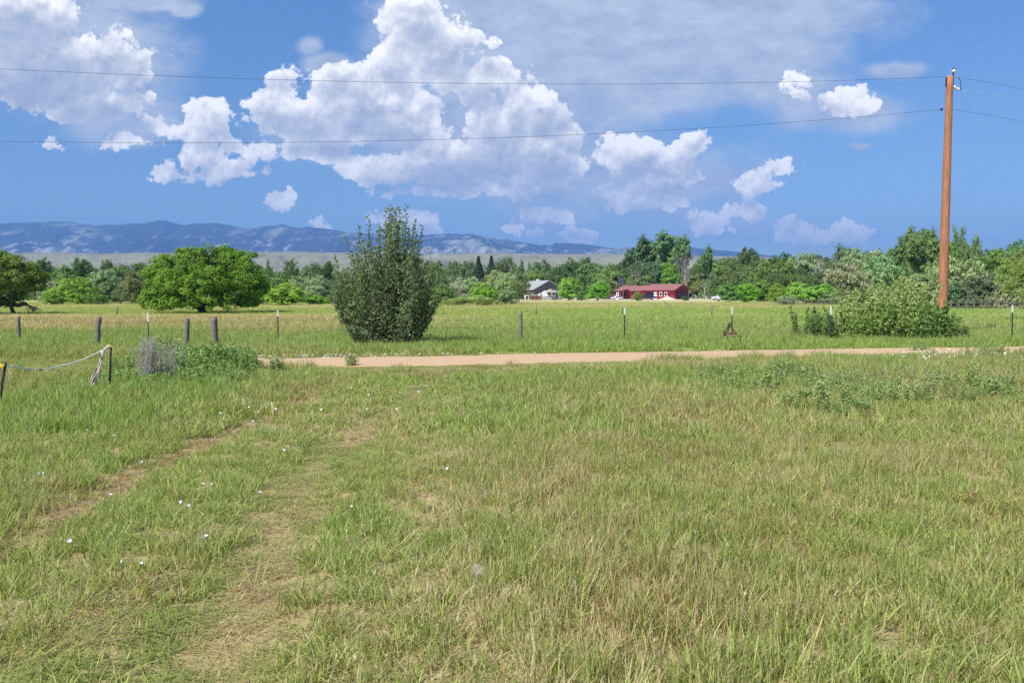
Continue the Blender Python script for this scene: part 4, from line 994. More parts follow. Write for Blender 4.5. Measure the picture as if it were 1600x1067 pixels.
j_ = N.m('FRACT', N.m('MULTIPLY_ADD', t, .6, N.m('MULTIPLY', rn, .4)))
col = N.mix(lu, N.mix(j_, c4(.27, .32, .11), c4(.44, .48, .20)), N.mix(j_, c4(.17, .30, .05), c4(.32, .46, .10)))
col = N.mix(hd, col, N.mix(j_, c4(.30, .22, .22), c4(.52, .42, .38)))
b = N.n('ShaderNodeBsdfPrincipled'); N.put(b.inputs['Base Color'], col); b.inputs['Roughness'].default_value = .5
tl = N.n('ShaderNodeBsdfTranslucent'); N.put(tl.inputs[0], col); mx = N.n('ShaderNodeMixShader'); mx.inputs[0].default_value = .3
N.t.links.new(b.outputs[0], mx.inputs[1]); N.t.links.new(tl.outputs[0], mx.inputs[2]); N.t.links.new(mx.outputs[0], N.out.inputs[0])
C_WEED = variants('weed_clump', [weed(i, .62, 7, .16, .042) for i in (1, 2, 3)] + [weed(i, .5, 7, .18, .04, .045, True) for i in (4, 5, 6)], M_WEED)
def weeds(name, spots, label):
    """spots: (px0, px1, Y0, Y1, count, height factor, lush, kinds)"""
    X = []; Y = []; S = []; Vv = []; Lu = []
    g = np.random.default_rng(len(label))
    for px, py, rx, ry_, n, hs, lu_, (k0, k1) in spots:
        x, y = gp(px, py); sx_ = rx / F * y; a = g.uniform(0, 6.28, n); r = np.sqrt(g.uniform(0, 1, n))
        X.append(x + np.cos(a) * r * sx_); Y.append(y + np.sin(a) * r * ry_); S.append(hs * g.uniform(.6, 1.2, n) * (1.15 - .5 * r)); Vv.append(g.integers(k0, k1, n)); Lu.append(np.clip(lu_ + g.normal(0, .15, n), 0, 1))
    X, Y, S, Vv, Lu = map(np.concatenate, (X, Y, S, Vv, Lu)); sc = np.stack([np.maximum(.7, S), np.maximum(.7, S), S], 1)
    return scatter(name, 'weeds', C_WEED, X, Y, zg(X, Y), sc, Vv, {'lush': Lu, 'dry': Lu * 0, 'rust': Lu * 0}, label)
weeds('weeds', [(318,583,62,1.5,120,.85,.85,(0,3)),(300,603,80,1.4,60,.5,.85,(0,3)),(230,598,70,1.4,40,.45,.9,(0,3)),(360,592,35,1.0,30,.5,.8,(0,3)),(345,572,45,1.0,80,.8,.8,(0,3)),(235,570,30,.8,24,.6,.9,(0,3)),(375,580,22,.6,26,.75,.7,(0,3)),(265,565,36,1.0,50,.9,.9,(0,3)),(190,580,30,.8,18,.5,.9,(0,3)),
  (432,585,5,.1,4,.75,.3,(0,3)),(548,572,4,.1,3,.5,.3,(0,3))], 'leafy green weeds round the wooden posts at the left')
weeds('weeds', [(1210,606,110,1.8,24,.72,.7,(0,6)),(1330,616,140,2.0,30,.74,.5,(3,6)),(1230,585,40,.9,26,.55,.45,(0,3)),(1450,612,110,1.8,24,.66,.5,(3,6)),(1560,620,70,1.8,18,.7,.6,(0,6)),(1130,590,50,1,16,.5,.4,(0,6)),(1290,640,60,.7,24,.5,.5,(0,3)),(1560,560,50,.8,18,.8,.5,(0,3)),(1440,548,30,.4,6,.5,.4,(0,3))],
  'grey green weeds with dull purple heads in the right of the meadow')
g = np.random.default_rng(71); n = 300; X = g.uniform(-12, 14, n); Y = g.uniform(6, 18, n); k = (Y < ynear(X)) & (np.abs(X) < Y * .75); X, Y = X[k], Y[k]; S = g.uniform(.1, .24, len(X))
scatter('weeds', 'weeds', C_WEED, X, Y, zg(X, Y), np.stack([S * 1.3, S * 1.3, S], 1), g.integers(0, 3, len(X)), {'lush': g.uniform(.1, .8, len(X)), 'dry': X * 0, 'rust': X * 0}, 'small broad leaved weeds scattered low in the meadow')
# ------------------------------------------------------------------ fence posts, wires, pole
def wood_post(px, top, Y, wpx, lean, label, tiltx=0.0):
    h = (YH - top) / F * Y + EYE; X = (px - CX) / F * Y; r = wpx / F * Y / 2; g = np.random.default_rng(int(px))
    m_ = MB(); n = 7; pts = [(lean * h * (i / n) + g.normal(0, .006), tiltx * h * i / n, h * i / n - (.15 if i == 0 else 0)) for i in range(n + 1)]
    m_.tube(pts, [r * g.uniform(.92, 1.08) for _ in pts], 9)
    o = m_.build('fence_post', M_POST, None, True); o.location = (X, Y, 0); return tag(o, label, 'fence post')
wood_post(29, 494, 27.5, 5.4, -.01, 'thin dark wooden post nearest the left picture edge')
wood_post(150, 495, 24.0, 7.2, .10, 'pale knotty wooden post leaning right behind the white rope')
wood_post(290, 497, 23.5, 7.4, .05, 'dark wooden post rising out of the leafy weeds')
wood_post(336, 495, 25.0, 9.4, -.04, 'thickest wooden post with flat top at the right end of the weeds')
wood_post(814, 486, 27.0, 5.2, 0, 'single square grey wooden post beyond the middle of the drive')
def t_post(px, top, Y, label, cap=.22, lean=0.0, wt_=.045):
    h = (YH - top) / F * Y + EYE; X = (px - CX) / F * Y
    root = thing('metal_fence_post', label, 'fence post', (X, Y, 0))
    root.rotation_euler = (0, lean, 0)
    m_ = MB(); m_.box((0, 0, (h - cap) / 2 - .1), (.042, .008, h - cap + .2)); m_.box((0, .02, (h - cap) / 2 - .1), (.008, .034, h - cap + .2))
    for k in range(int(h * 14)): m_.box((0, -.009, .1 + k / 14.), (.018, .010, .014))
    m_.build('shaft', M_STEEL, root)
    MB().box((0, -.002, h - cap / 2), (wt_ + .004, .014, cap)).box((0, .022, h - cap / 2), (.014, .036, cap)).build('white_tip', M_WHITE, root, bevel=.003); return root
t_post(231, 488, 26.0, 'steel post with white tip left of the two dark wooden posts', .30)
t_post(434, 485, 27.5, 'steel post with white tip left of the tall bush', .2)
t_post(976, 480, 27.5, 'steel post with white tip below the red house', .26)
t_post(1144, 480, 27.2, 'steel post with white tip behind the rusty hitch frame', .26)
t_post(1298, 478, 26.5, 'steel post with white tip at the left end of the thicket', .30)
t_post(1583, 477, 27.0, 'steel post with white tip near the right picture edge', .24, -.03)
# wire strands between the posts
def strand(pts, r, m_, n=10, sag=.03):
    out = []
    for a, b in zip(pts[:-1], pts[1:]):
        a, b = Vector(a), Vector(b)
        for i in range(n): t = i / n; q = a.lerp(b, t); q.z -= 4 * sag * t * (1 - t); out.append(q)
    out.append(Vector(pts[-1])); return out
root = thing('wire_fence', 'thin rusty strands strung between the fence posts', 'wire fence', ((29 - CX) / F * 27.5, 27.5, 0))
line = [(29,27.5),(150,24.0),(231,26.0),(336,25.0),(434,27.5),(600,27.6),(814,27.0),(976,27.5),(1144,27.2),(1298,26.5),(1583,27.0)]
o0 = Vector(root.location)
for k, hz_ in enumerate((.52, .80)):
    pts = [Vector(((px - CX) / F * Y, Y - .05, hz_)) - Vector((o0.x, o0.y, 0)) for px, Y in line]
    MB().tube(strand(pts, 0, 0, 8, .035 + .02 * k), .0028, 4).build('wire_strand', M_FENCEWIRE, root)
# far fence posts in the field
for px, top, bot, lab in ((1112,477,487,'tiny dark far stake right of the mound of sand'),(838,476,485,'tiny dark far stake below the trailer'),(972,479,487,'tiny thin far stake left of the white tipped post'),(692,482,489,'tiny dark far stake right of the tall bush'),(183,478,484,'tiny dark far stake in the left field')):
    Y = 60; o = MB().tube([(0, 0, -.1), (.01, 0, .55), (0, 0, (YH - top) / F * Y + EYE)], .045, 6).build('fence_stake', M_POST, None, True); o.location = ((px - CX) / F * Y, Y, 0); tag(o, lab, 'stake')
# leaning pair of thin poles in the field
root = thing('gate_brace', 'pale crossed thin poles leaning in the field below the red house', 'brace', (*bp(1055, 62), 0))
MB().tube([(-.15, 0, 0), (-.9, .3, 1.2)], .025, 6).build('bar', M_POST, root); MB().tube([(.15, 0, 0), (-.5, .1, .8)], .025, 6).build('bar', M_POST, root)

# rail fence along the right wood
root = thing('rail_fence', 'dark wooden rail fence with pale posts along the foot of the right wood', 'fence', (*bp(1490, 82), 0)); m_ = MB()
x0 = bp(1490, 82)[0]; xs_ = np.linspace(bp(1485, 82)[0] - x0, bp(1640, 82)[0] - x0, 14)
for x in xs_: MB().box((x, 0, .48), (.12, .12, .96)).build('fence_post', M_POST, root)
for z in (.35, .75): MB().box(((xs_[0] + xs_[-1]) / 2, -.09, z), (xs_[-1] - xs_[0], .04, .07)).build('rail', M_POST, root)
root = thing('rail_fence', 'low dark wooden fence left of the pale thicket', 'fence', (*bp(1240, 112), 0)); x0 = bp(1240, 112)[0]; xs_ = np.linspace(bp(1236, 112)[0] - x0, bp(1330, 112)[0] - x0, 10)
for x in xs_: MB().box((x, 0, .5), (.12, .12, 1.0)).build('fence_post', M_POST, root)
for z in (.4, .75): MB().box(((xs_[0] + xs_[-1]) / 2, -.08, z), (xs_[-1] - xs_[0], .04, .07)).build('rail', M_POST, root)

# electric-fence rods with rope
def rod(a, b, Y, label, ins):
    top = at(*a, Y); base = at(*b, Y); base.z = -.2; X = base.x
    root = thing('fence_rod', label, 'fence rod', (X, Y, 0)); v = top - Vector((X, Y, 0)); d = (v - Vector((0, 0, -.2))).normalized()
    m_ = MB(); m_.tube([(0, 0, -.2), v], .016, 6)
    for k in range(16): p = Vector((0, 0, .05)) .lerp(v, k / 16); m_.box((p.x, p.y - .014, p.z), (.012, .012, .016))
    m_.build('shaft', M_BLACKROD, root, True)
    ip = at(*ins, Y) - Vector((X, Y, 0))
    MB().box((ip.x, ip.y - .02, ip.z), (.05, .05, .045)).tube([(ip.x - .045, ip.y - .03, ip.z + .006), (ip.x + .045, ip.y - .03, ip.z - .004)], .015, 8).build('insulator', M_YELLOW, root, bevel=.004)
    return root, at(*ins, Y)
YA, YB = 11.4, 13.5
r1, i1 = rod((9,566), (-6,640), YA, 'dark rod with yellow clip cut by the left picture edge', (4,571))
r2, i2 = rod((173.5,537), (170,602), YB, 'thin dark rod with yellow clip where the white rope ends', (173,540.5))
ym = (YA + YB) / 2 - .7
ppx = [(x, y, YA + (YB - .1 - YA) * (x - 10) / 163) for x, y in ((10,571.5),(22,573),(38,575.5),(55,577),(63,577.3),(75,576),(90,573),(108,569),(125,563.5),(140,557),(152,551.5),(162,547),(168,541.5),(173,540))]
rope_root = thing('rope', 'white rope sagging from the left rod to the thin dark rod', 'rope', tuple(at(10,571.5,YA)))
P3 = [at(*p) - at(10,571.5,YA) for p in ppx]
MB().tube(P3, [.0095] * 9 + [.0105, .011, .014, .016, .012], 7).build('strand', M_ROPE, rope_root, True)
k_ = P3[4]; MB().tube([k_ + Vector((-.03, -.012, .006)), k_ + Vector((.035, -.012, -.002))], .014, 6).build('knot', M_BLACKROD, rope_root)
# pale tangle hanging from the rope
tr_ = thing('rope_bundle', 'faded pinkish white bundle of rope hanging from the thin rod into the grass', 'rope bundle', tuple(at(160,548,13.2)))
g = np.random.default_rng(33); o_ = at(160,548,13.2)
cen = [(161,548,1.0),(159.5,556,1.6),(157.5,566,3),(154,577,5),(150,588,9),(145,598,8),(140,606,5),(135,611,2.5)]
for k in range(34):
    off_ = g.normal(0, .6, 2); pts = []; rr = []
    n_end = len(cen) if k < 26 else 6
    for i, (x, y, w_) in enumerate(cen[:n_end]):
        pts.append(at(x + off_[0] * w_ * .5 + g.normal(0, .12) * w_, y + g.normal(0, 1.0), 13.2 + off_[1] * w_ * .006) - o_); rr.append(.0095 if i < 3 else .0085)
    MB_ = MB().tube(pts, rr, 5)
    if k == 0: TG = MB_
    else: TG.add(MB_.v, MB_.f)
TG.build('strands', M_TANGLE, tr_, True)

# grey dry brush standing in the weeds
def dry_brush(px0, px1, ytop, ybot, Y, n, label, seed, spread=.1):
    g = np.random.default_rng(seed); xc = (px0 + px1) / 2; w_ = (px1 - px0) / F * Y / 2; h = (YH - ytop) / F * Y + EYE; hb_ = (YH - ybot) / F * Y + EYE
    m_ = MB()
    for k in range(n):
        a = g.uniform(-1, 1); x = a * w_ * .35; y = g.normal(0, .12); tx = a * w_ * 1.0 + g.normal(0, .05); hh = h * g.uniform(.7, 1.02)
        p = [Vector((x, y, 0)), Vector(((x + tx) / 2 + g.normal(0, .03), y, hh * .5)), Vector((tx, y + g.normal(0, .06), hh))]
        m_.tube(p, [.007, .005, .003], 4, cap=False)
        for j in range(5):
            t = g.uniform(.3, 1); q = p[0].lerp(p[2], t); e = q + Vector((g.normal(0, .08), g.normal(0, .06), g.uniform(.02, .12))); m_.tube([q, e], [.004, .002], 3, cap=False)
    o = m_.build('dead_bush', M_DRYBRUSH); o.location = ((xc - CX) / F * Y, Y, 0); return tag(o, label, 'dead bush')
dry_brush(214, 244, 525, 600, 14.4, 46, 'taller upright clump of grey dry stalks left of the dark wooden post', 1)
dry_brush(242, 264, 532, 585, 14.8, 22, 'lower clump of grey dry stalks right beside the taller one', 2)
dry_brush(268, 282, 539, 575, 15.2, 12, 'small clump of grey dry stalks touching the dark wooden post', 3)

# utility pole
YP = 30.5; zt = (YH - 126) / F * YP + EYE; XP = (1472 - CX) / F * YP
pole = thing('utility_pole', 'tall orange brown wooden utility pole rising behind the thicket', 'utility pole', (XP, YP, 0))
n = 24; MB().tube([(0, 0, -.2 + (zt + .2) * i / n) for i in range(n + 1)], [.188 - .073 * i / n for i in range(n + 1)], 22).build('shaft', M_POLE, pole, True)
rt = .115
m_ = MB(); m_.box((-rt - .012, 0, zt - .22), (.03, .06, .34)).box((rt + .01, 0, zt - .12), (.025, .07, .5)); m_.tube([(rt + .02, 0, zt - .05), (rt + .03, 0, zt + .13)], .014, 6).build('pin_bracket', M_BLACKROD, pole)
ib = (rt + .03, 0, zt + .20)
MB().tube([(ib[0], 0, zt + .10), (ib[0], 0, zt + .14), (ib[0], 0, zt + .15), (ib[0], 0, zt + .21), (ib[0], 0, zt + .22), (ib[0], 0, zt + .25)], [.03, .035, .08, .075, .045, .04], 12).build('pin_insulator', M_PORC, pole, True)
MB().tube([(ib[0] - .06, 0, zt + .262), (ib[0] + .06, 0, zt + .262)], .028, 8).build('wire_tie', M_BLACKROD, pole, True)
def pl(px, py, Y=YP): return at(px, py, Y) - Vector((XP, YP, 0))
a, b_ = pl(1483.5, 133), pl(1501, 141.5); d = (b_ - a)
mm = MB(); mm.tube([a, b_], .012, 6)
for t, rr in ((.12, .045), (.2, .03), (.38, .06), (.5, .06), (.56, .03), (.72, .05), (.82, .05)): 
    c = a + d * t; mm.tube([c - d.normalized() * .02, c + d.normalized() * .02], rr, 10)
mm.build('strain_insulator', M_PORC, pole, True)
MB().tube([pl(1497.5,121.5), pl(1500,126), pl(1501,131), pl(1501.5,137), pl(1501,141)], .012, 6).build('jumper', M_BLACKROD, pole, True)
MB().box(pl(1471.3, 171.5), (.05, .08, .08)).build('spool', M_BLACKROD, pole); MB().box(pl(1480.5, 171), (.04, .08, .07)).build('spool', M_BLACKROD, pole)
a, b_ = pl(1481, 185.5), pl(1491, 187.5); MB().tube([a, b_], .012, 6).tube([pl(1484,185.2), pl(1487.5,186.8)], .04, 10).build('clamp', M_PORC, pole, True)
g = np.random.default_rng(4)
# power lines: parabolas through measured points
def wire3(name, label, P, r, m_, t1):
    """P: three (pixel x, pixel y, distance) points; straight in plan, parabola in height"""
    Q = [at(*p) for p in P]; d = Q[-1] - Q[0]; d.z = 0; L = d.length; d /= L
    s = [((q - Q[0]).dot(d)) for q in Q]; A = np.array([[u * u, u, 1] for u in s]); co = np.linalg.solve(A, [q.z for q in Q])
    pts = []
    for k in range(61):
        u = t1 * L * k / 60; pts.append(Vector((d.x * u, d.y * u, co[0] * u * u + co[1] * u + co[2] - Q[0].z)))
    o = MB().tube(pts, r, 5, cap=False).build(name, m_, None, True); o.location = Q[0]; return tag(o, label, 'power line')
wire3('power_line', 'upper dark wire crossing the sky to the left of the pole', [(1481,120,30.5),(800,130,27),(0,108,24)], .0062, M_WIRE, 1.6)
wire3('power_line', 'lower dark wire crossing the sky to the left of the pole', [(1471,171.5,30.5),(800,213.5,27),(0,221,24)], .0062, M_WIRE, 1.6)
wire3('power_line', 'topmost dark wire leaving the pole to the right', [(1483,120.5,30.5),(1540,129,32.2),(1600,140.5,34)], .0062, M_WIRE, 3)
wire3('power_line', 'silver wire with white sleeve leaving below the top insulator', [(1501,141.5,30.5),(1550,147.5,31.9),(1600,153.5,33.4)], .006, M_ALU, 3)
wire3('power_line', 'dark wire leaving the pole to the right at the lower spool', [(1481,171,30.5),(1540,180,32.2),(1600,192,34)], .0062, M_WIRE, 3)
wire3('power_line', 'lowest silver wire leaving the pole to the right', [(1491,187.5,30.5),(1545,198,32.0),(1600,210.5,33.4)], .006, M_ALU, 3)

# rusty hitch frame in the verge
YI = 24.6; oI = at(1140, 527, YI); oI.z = 0
imp = thing('hitch_frame', 'rusty A shaped iron hitch frame standing in the verge grass', 'hitch frame', tuple(oI))
def q_(px, py, dy=0.0): v = at(px, py, YI + dy) - oI; return v
MB().tube([q_(1133,519), q_(1138.8,508)], .022, 6).tube([q_(1136.8,520,.25), q_(1139.3,509,.05)], .014, 6).tube([q_(1139.8,508.5), q_(1150.5,523)], .020, 6).build('mast', M_RUST, imp)
MB().box(q_(1138.7,506.2), (.03, .03, .10)).box(q_(1140.9,506.2), (.03, .03, .10)).build('top_lug', M_RUST, imp)
MB().tube([q_(1134,523.4), q_(1154,523.8)], .022, 6).build('cross_bar', M_RUSTLIT, imp); MB().tube([q_(1138,521.2,.3), q_(1150,522.6,.15), q_(1158,526)], .022, 6).build('rear_bar', M_RUST, imp)
MB().box(q_(1132,519.5), (.06, .09, .09)).box(q_(1132.5,523), (.09, .06, .07)).build('pivot_block', M_RUST, imp, bevel=.01)
for x, y in ((1137,525),(1148,525.5),(1157,526.5)): e = q_(x, y); e2 = Vector((e.x, e.y, -.05)); MB().tube([q_(x, y - 1.5), e2], .014, 5).build('leg', M_RUST, imp)

# stones and flowers along the far edge of the drive
g = np.random.default_rng(17); m_ = MB()
for k in range(170):
    px = 392 + (g.uniform() ** 1.2) * 250 if k < 130 else g.uniform(392, 840); py = np.interp(px, (385, 500, 650, 840), (561, 559, 557, 554.5)) + g.normal(0, .8); x, y = gp(px, py); r = g.uniform(.010, .028)
    m_.sphere((x, y, r * .4 + (.06 if g.uniform() < .5 else 0)), r, (1.3, 1, .6), 6, 4)
tag(m_.build('stones', M_WHITEROCK), 'small white stones strewn along the far edge of the drive', 'stones', kind='stuff')
def flower_mesh(r):
    m_ = MB(); k = 10
    ring = [(r * (1 + .12 * (i % 2)) * math.cos(2 * math.pi * i / k), r * (1 + .12 * (i % 2)) * math.sin(2 * math.pi * i / k), .012 + r * .25) for i in range(k)]; inner = [(.3 * r * math.cos(2 * math.pi * i / k), .3 * r * math.sin(2 * math.pi * i / k), 0) for i in range(k)]
    m_.add(ring + inner + [(0, 0, -.004)], [(i, (i + 1) % k, k + (i + 1) % k, k + i) for i in range(k)] + [(k + i, k + (i + 1) % k, 2 * k) for i in range(k)]); return m_
fm = flower_mesh(.012); me_f = bpy.data.meshes.new('flower'); me_f.from_pydata(fm.v, [], fm.f); me_f.materials.append(M_PETAL); me_f.update()
FL = [(62,752),(68,752),(314,748),(317,771),(190,903),(221,904),(318,862),(323,859),(330,770),(283,800),(296,808),(405,780),(109,868),(451,704),(443,711),(376,747),(137,681),(149,684),(219,721),(172,777),(418,636),(426,631),(429,638),(421,633),(393,655),(404,642),(390,640),(395,615),(436,601),(462,598),(474,611),(380,636),(500,644),(548,609),(553,653),(566,661),(573,640),(648,680),(698,746),(548,802),(788,578),(735,627),(1177,699),(1049,680),(1467,663),(1556,676),
      (150,590),(180,612),(195,605),(60,640),(68,634),(100,606),(222,640),(320,560),(330,640),(258,582),(205,628),(280,676),(290,668),(345,650),(1262,560),(620,640),(655,612),(575,620),(210,600),(118,612),(75,616),(250,640),(178,690),(700,630),(716,640)]
g = np.random.default_rng(18)
for px, py in FL:
    x, y = gp(px, py + 6); s_ = g.uniform(.8, 1.4) * (1.25 if y > 10 else .95)
    o = link('bindweed_flower', me_f, None, (x, y, float(zg(np.array([x]), np.array([y]))[0]) + .075 + .02 * g.uniform()), (-.5 + g.normal(0, .3), g.normal(0, .3), g.uniform(0, 6)), (s_, s_, s_))
    tag(o, 'small white bindweed flower open low in the meadow grass', 'flower', 'white bindweed flowers in the meadow')
FR = [(1440 + g.normal(0, 28), 561 + g.normal(0, 5)) for _ in range(34)] + [(1510 + g.uniform(-40, 70), 560 + g.normal(0, 3)) for _ in range(14)]
for px, py in FR:
    x, y = gp(px, py + 4); s_ = g.uniform(1.1, 2.2)
    o = link('bindweed_flower', me_f, None, (x, y, .16 + .05 * g.uniform()), (-.7 + g.normal(0, .3), g.normal(0, .3), g.uniform(0, 6)), (s_, s_, s_)); tag(o, 'white flower in the bright cluster near the drive at right', 'flower', 'white flowers clustered by the drive at right')
# a seeding goatsbeard clock in the grass
x, y = gp(745, 948); gb = thing('seed_head', 'round fluffy seed clock standing in the foreground grass', 'seed head', (x, y, 0)); MB().tube([(0, 0, 0), (.01, 0, .12), (0, 0, .19)], .002, 5).build('stalk', M_DRYBRUSH, gb)
m_ = MB(); g = np.random.default_rng(2)
for k in range(90):
    d = Vector(g.normal(0, 1, 3)).normalized(); e = Vector((0, 0, .20)) + d * .026; m_.tube([Vector((0, 0, .20)) + d * .006, e], .00035, 3, cap=False)
    for j in range(3): w_ = Vector(g.normal(0, 1, 3)).normalized() * .009; m_.tube([e, e + w_ + d * .004], .0004, 3, cap=False)
m_.build('fluff', M_MESHPALE, gb)

# ------------------------------------------------------------------ houses and vehicles
def frame(o, rz): return o
def house_box(root, L, Wd, hw, hr, m_wall, m_roof, over=.45, thick=.14, axis_off=0.0, x0=0.0):
    """ridge along local x from x0 to x0+L; local y from 0 (front) to Wd"""
    m_ = MB(); m_.prism([(0, 0), (Wd, 0), (Wd, hw), (Wd / 2, hr), (0, hw)], 0, x0, x0 + L); w_ = m_.build('wall', m_wall, root)
    sl = (hr - hw) / (Wd / 2); r_ = MB()
    for sgn in (0, 1):
        y0 = -over if sgn == 0 else Wd + over; z0 = hw - sl * over; yr = Wd / 2
        poly = [(y0, z0 + .03), (yr, hr + .03), (yr, hr + .03 + thick), (y0, z0 + .03 + thick)]
        r_.prism(poly, 0, x0 - over, x0 + L + over)
    return w_, r_.build('roof', m_roof, root)
# red ranch house: long side faces the field, gable at the right
YR = 232.; th = R(35); pc = bp(1053, YR)
red = thing('house', 'long low red house with red brown roof and gable at the right', 'house', (pc[0], pc[1], 0), -th)
# local +x points towards the near corner; the house runs back along -x
Lr, Wr = 18.8, 10.6
hw_, rf_ = house_box(red, 9.4, Wr, 2.75, 4.35, M_RED, M_REDROOF, .5, .16, x0=-9.4)
m_ = MB(); m_.prism([(.0, 0), (Wr - .6, 0), (Wr - .6, 2.6), (Wr / 2, 3.95), (.0, 2.6)], 0, -Lr, -9.42); m_.build('wall', M_RED, red)
sl = .25; r_ = MB()
for s_ in (0, 1):
    y0 = -.5 if s_ == 0 else Wr; yr = Wr / 2; r_.prism([(y0, 2.5), (yr, 3.98), (yr, 4.12), (y0, 2.64)], 0, -Lr - .5, -9.92)
r_.build('roof', M_REDROOF, red)
def onface(root, name, x, z, w_, h, m_, y=-.03, d=.06): return MB().box((x, y, z), (w_, d, h)).build(name, m_, root)
for x in (-18.3, -1.9 - 4.0): d_ = onface(red, 'door', x, 1.05, .9, 2.1, M_WHITE, -.04, .08); 
onface(red, 'door_window', -18.3, 1.55, .4, .6, M_DARKGLASS, -.09, .03)
for x, w_ in ((-16.2, 1.6), (-12.6, 1.6), (-7.7, 2.4)): onface(red, 'window', x, 1.45, w_, 1.15, M_DARKGLASS)
for x in (-4.2, -2.6):
    f_ = onface(red, 'window', x, 1.5, .95, 1.2, M_WHITE, -.04, .08); MB().box((x, -.09, 1.5), (.62, .03, .86)).build('pane', M_DARKGLASS, f_)
# gable end faces +x
MB().box((.04, 2.6, 1.2), (.08, 2.9, 2.4)).build('garage_door', M_DARKBOX, red); MB().box((.04, 7.3, 1.25), (.08, 3.6, 2.5)).build('garage_door', M_DARKBOX, red)
for y in (.1, 5.0, 10.45): MB().box((.07, y, 1.4), (.1, .18, 2.7)).build('corner_board', M_WHITE if y > 10 else M_RED, red)
MB().box((-9, -.75, 2.42), (18, .12, .14)).build('gutter', M_RED, red)
# sand heap
hp = MB(); ring = 18; vs = [(0, 0, 1.0)]; 
for k in range(1, 5): vs += [(2.6 * k / 4 * math.cos(2 * math.pi * j / ring) * (1 + .1 * math.sin(j * 2.3)), 1.6 * k / 4 * math.sin(2 * math.pi * j / ring), 1.0 * (1 - k / 4) ** 1.0) for j in range(ring)]
hp.add(vs, [(0, 1 + j, 1 + (j + 1) % ring) for j in range(ring)] + [(1 + k * ring + j, 1 + (k + 1) * ring + j, 1 + (k + 1) * ring + (j + 1) % ring, 1 + k * ring + (j + 1) % ring) for k in range(3) for j in range(ring)])
o = hp.build('sand_heap', M_SAND, None, True); o.location = (*bp(1043, 212), 0); tag(o, 'low heap of sand on the yard before the red house', 'heap')
# grey house
YG = 228.; pc = bp(834, YG)
gh = thing('house', 'grey brown gabled house with pale grey roof', 'house', (pc[0], pc[1], 0), R(-62))
house_box(gh, 12, 9.6, 2.9, 5.3, M_GREYSIDE, M_GREYROOF, .5, .16, x0=-12)
MB().box((-6, 4.8, 5.5), (.6, .6, .9)).build('chimney', M_WHITE, gh)
MB().prism([(0, 0), (5.2, 0), (5.2, 3.0), (0, .4)], 0, .05, 1.2).build('tan_lean_to', M_TANWALL, gh)
for y in (5.9, 6.9, 8.0):
    f_ = MB().box((.04, y, 1.7), (.08, .7, 1.0)).build('window', M_WHITE, gh); MB().box((.1, y, 1.7), (.04, .5, .8)).build('pane', M_DARKGLASS, f_)
for x in (-9.5, -3): onface(gh, 'window', x, 1.5, 1.3, 1.1, M_DARKGLASS)
# trailer
def wheel(root, x, y, r, w_=.22):
    t = MB().tube([(x, y - w_ / 2, r), (x, y + w_ / 2, r)], r, 16).build('wheel', M_TYRE, root); MB().tube([(x, y - w_ / 2 - .012, r), (x, y - w_ / 2 - .002, r)], r * .55, 12).build('rim', M_ALU, t)
YT = 208.; tp = bp(865, YT)
rv = thing('travel_trailer', 'white and dark fifth wheel trailer parked beside the grey house', 'trailer', (tp[0], tp[1], 0), R(4)); rv.scale = (.70, .75, .74)
MB().prism([(-3.9, .75), (3.6, .75), (3.6, 3.1), (-2.2, 3.3), (-3.2, 3.3), (-4.6, 2.4), (-5.6, 2.3), (-5.6, 1.55), (-3.9, 1.45)], 1, 0, 2.4).build('body', M_WHITECAR, rv, bevel=.06)
for x, z, w_, h in ((-4.7, 1.95, .6, .45), (-1.7, 2.15, 1.2, .7), (.1, 2.15, .9, .7), (2.4, 2.1, .8, 1.0)): MB().box((x, -.03, z), (w_, .06, h)).build('window', M_DARKGLASS, rv)
MB().box((1.2, -.03, 1.75), (.7, .06, 1.9)).build('door', M_DARKBOX, rv)
MB().prism([(-3.8, .95), (-1.0, 1.15), (1.0, .85), (.6, 1.15), (-1.2, 1.45), (-3.0, 1.25)], 1, -.05, -.005).build('swoosh', M_DARKBOX, rv)
MB().box((-.6, -.9, 3.12), (4.6, 1.8, .07), rx=R(8)).build('awning', M_WHITECAR, rv)
for x in (.1, .95): wheel(rv, x, -.02, .38)
MB().box((-5.0, .3, .75), (.12, .12, 1.4)).build('landing_leg', M_DARKBOX, rv)
# deck and fence beside the grey house
root = thing('deck', 'brown wooden deck with pale rails before the grey house', 'deck', (*bp(829, 205), 0))
for x in np.linspace(-2.6, 2.6, 6): MB().box((x, 0, .65), (.12, .12, 1.3)).build('rail_post', M_WHITE if x < 0 else M_RED, root)
MB().box((0, 0, 1.28), (5.4, .14, .1)).build('rail', M_WHITE, root); MB().box((1.3, .1, .6), (2.6, .06, 1.0)).build('panel', simple('brown_boards', (.17, .09, .07), .8), root); MB().box((-1.4, .1, .5), (2.2, .06, .7)).build('panel', simple('dark_boards', (.10, .07, .06), .8), root)
root = thing('sign_post', 'white cross shaped post standing in the yard before the grey house', 'post', (*bp(820.5, 203), 0)); MB().box((0, 0, .9), (.22, .2, 1.8)).build('upright', M_WHITE, root); MB().box((0, 0, 1.25), (1.5, .18, .16)).build('arm', M_WHITE, root)
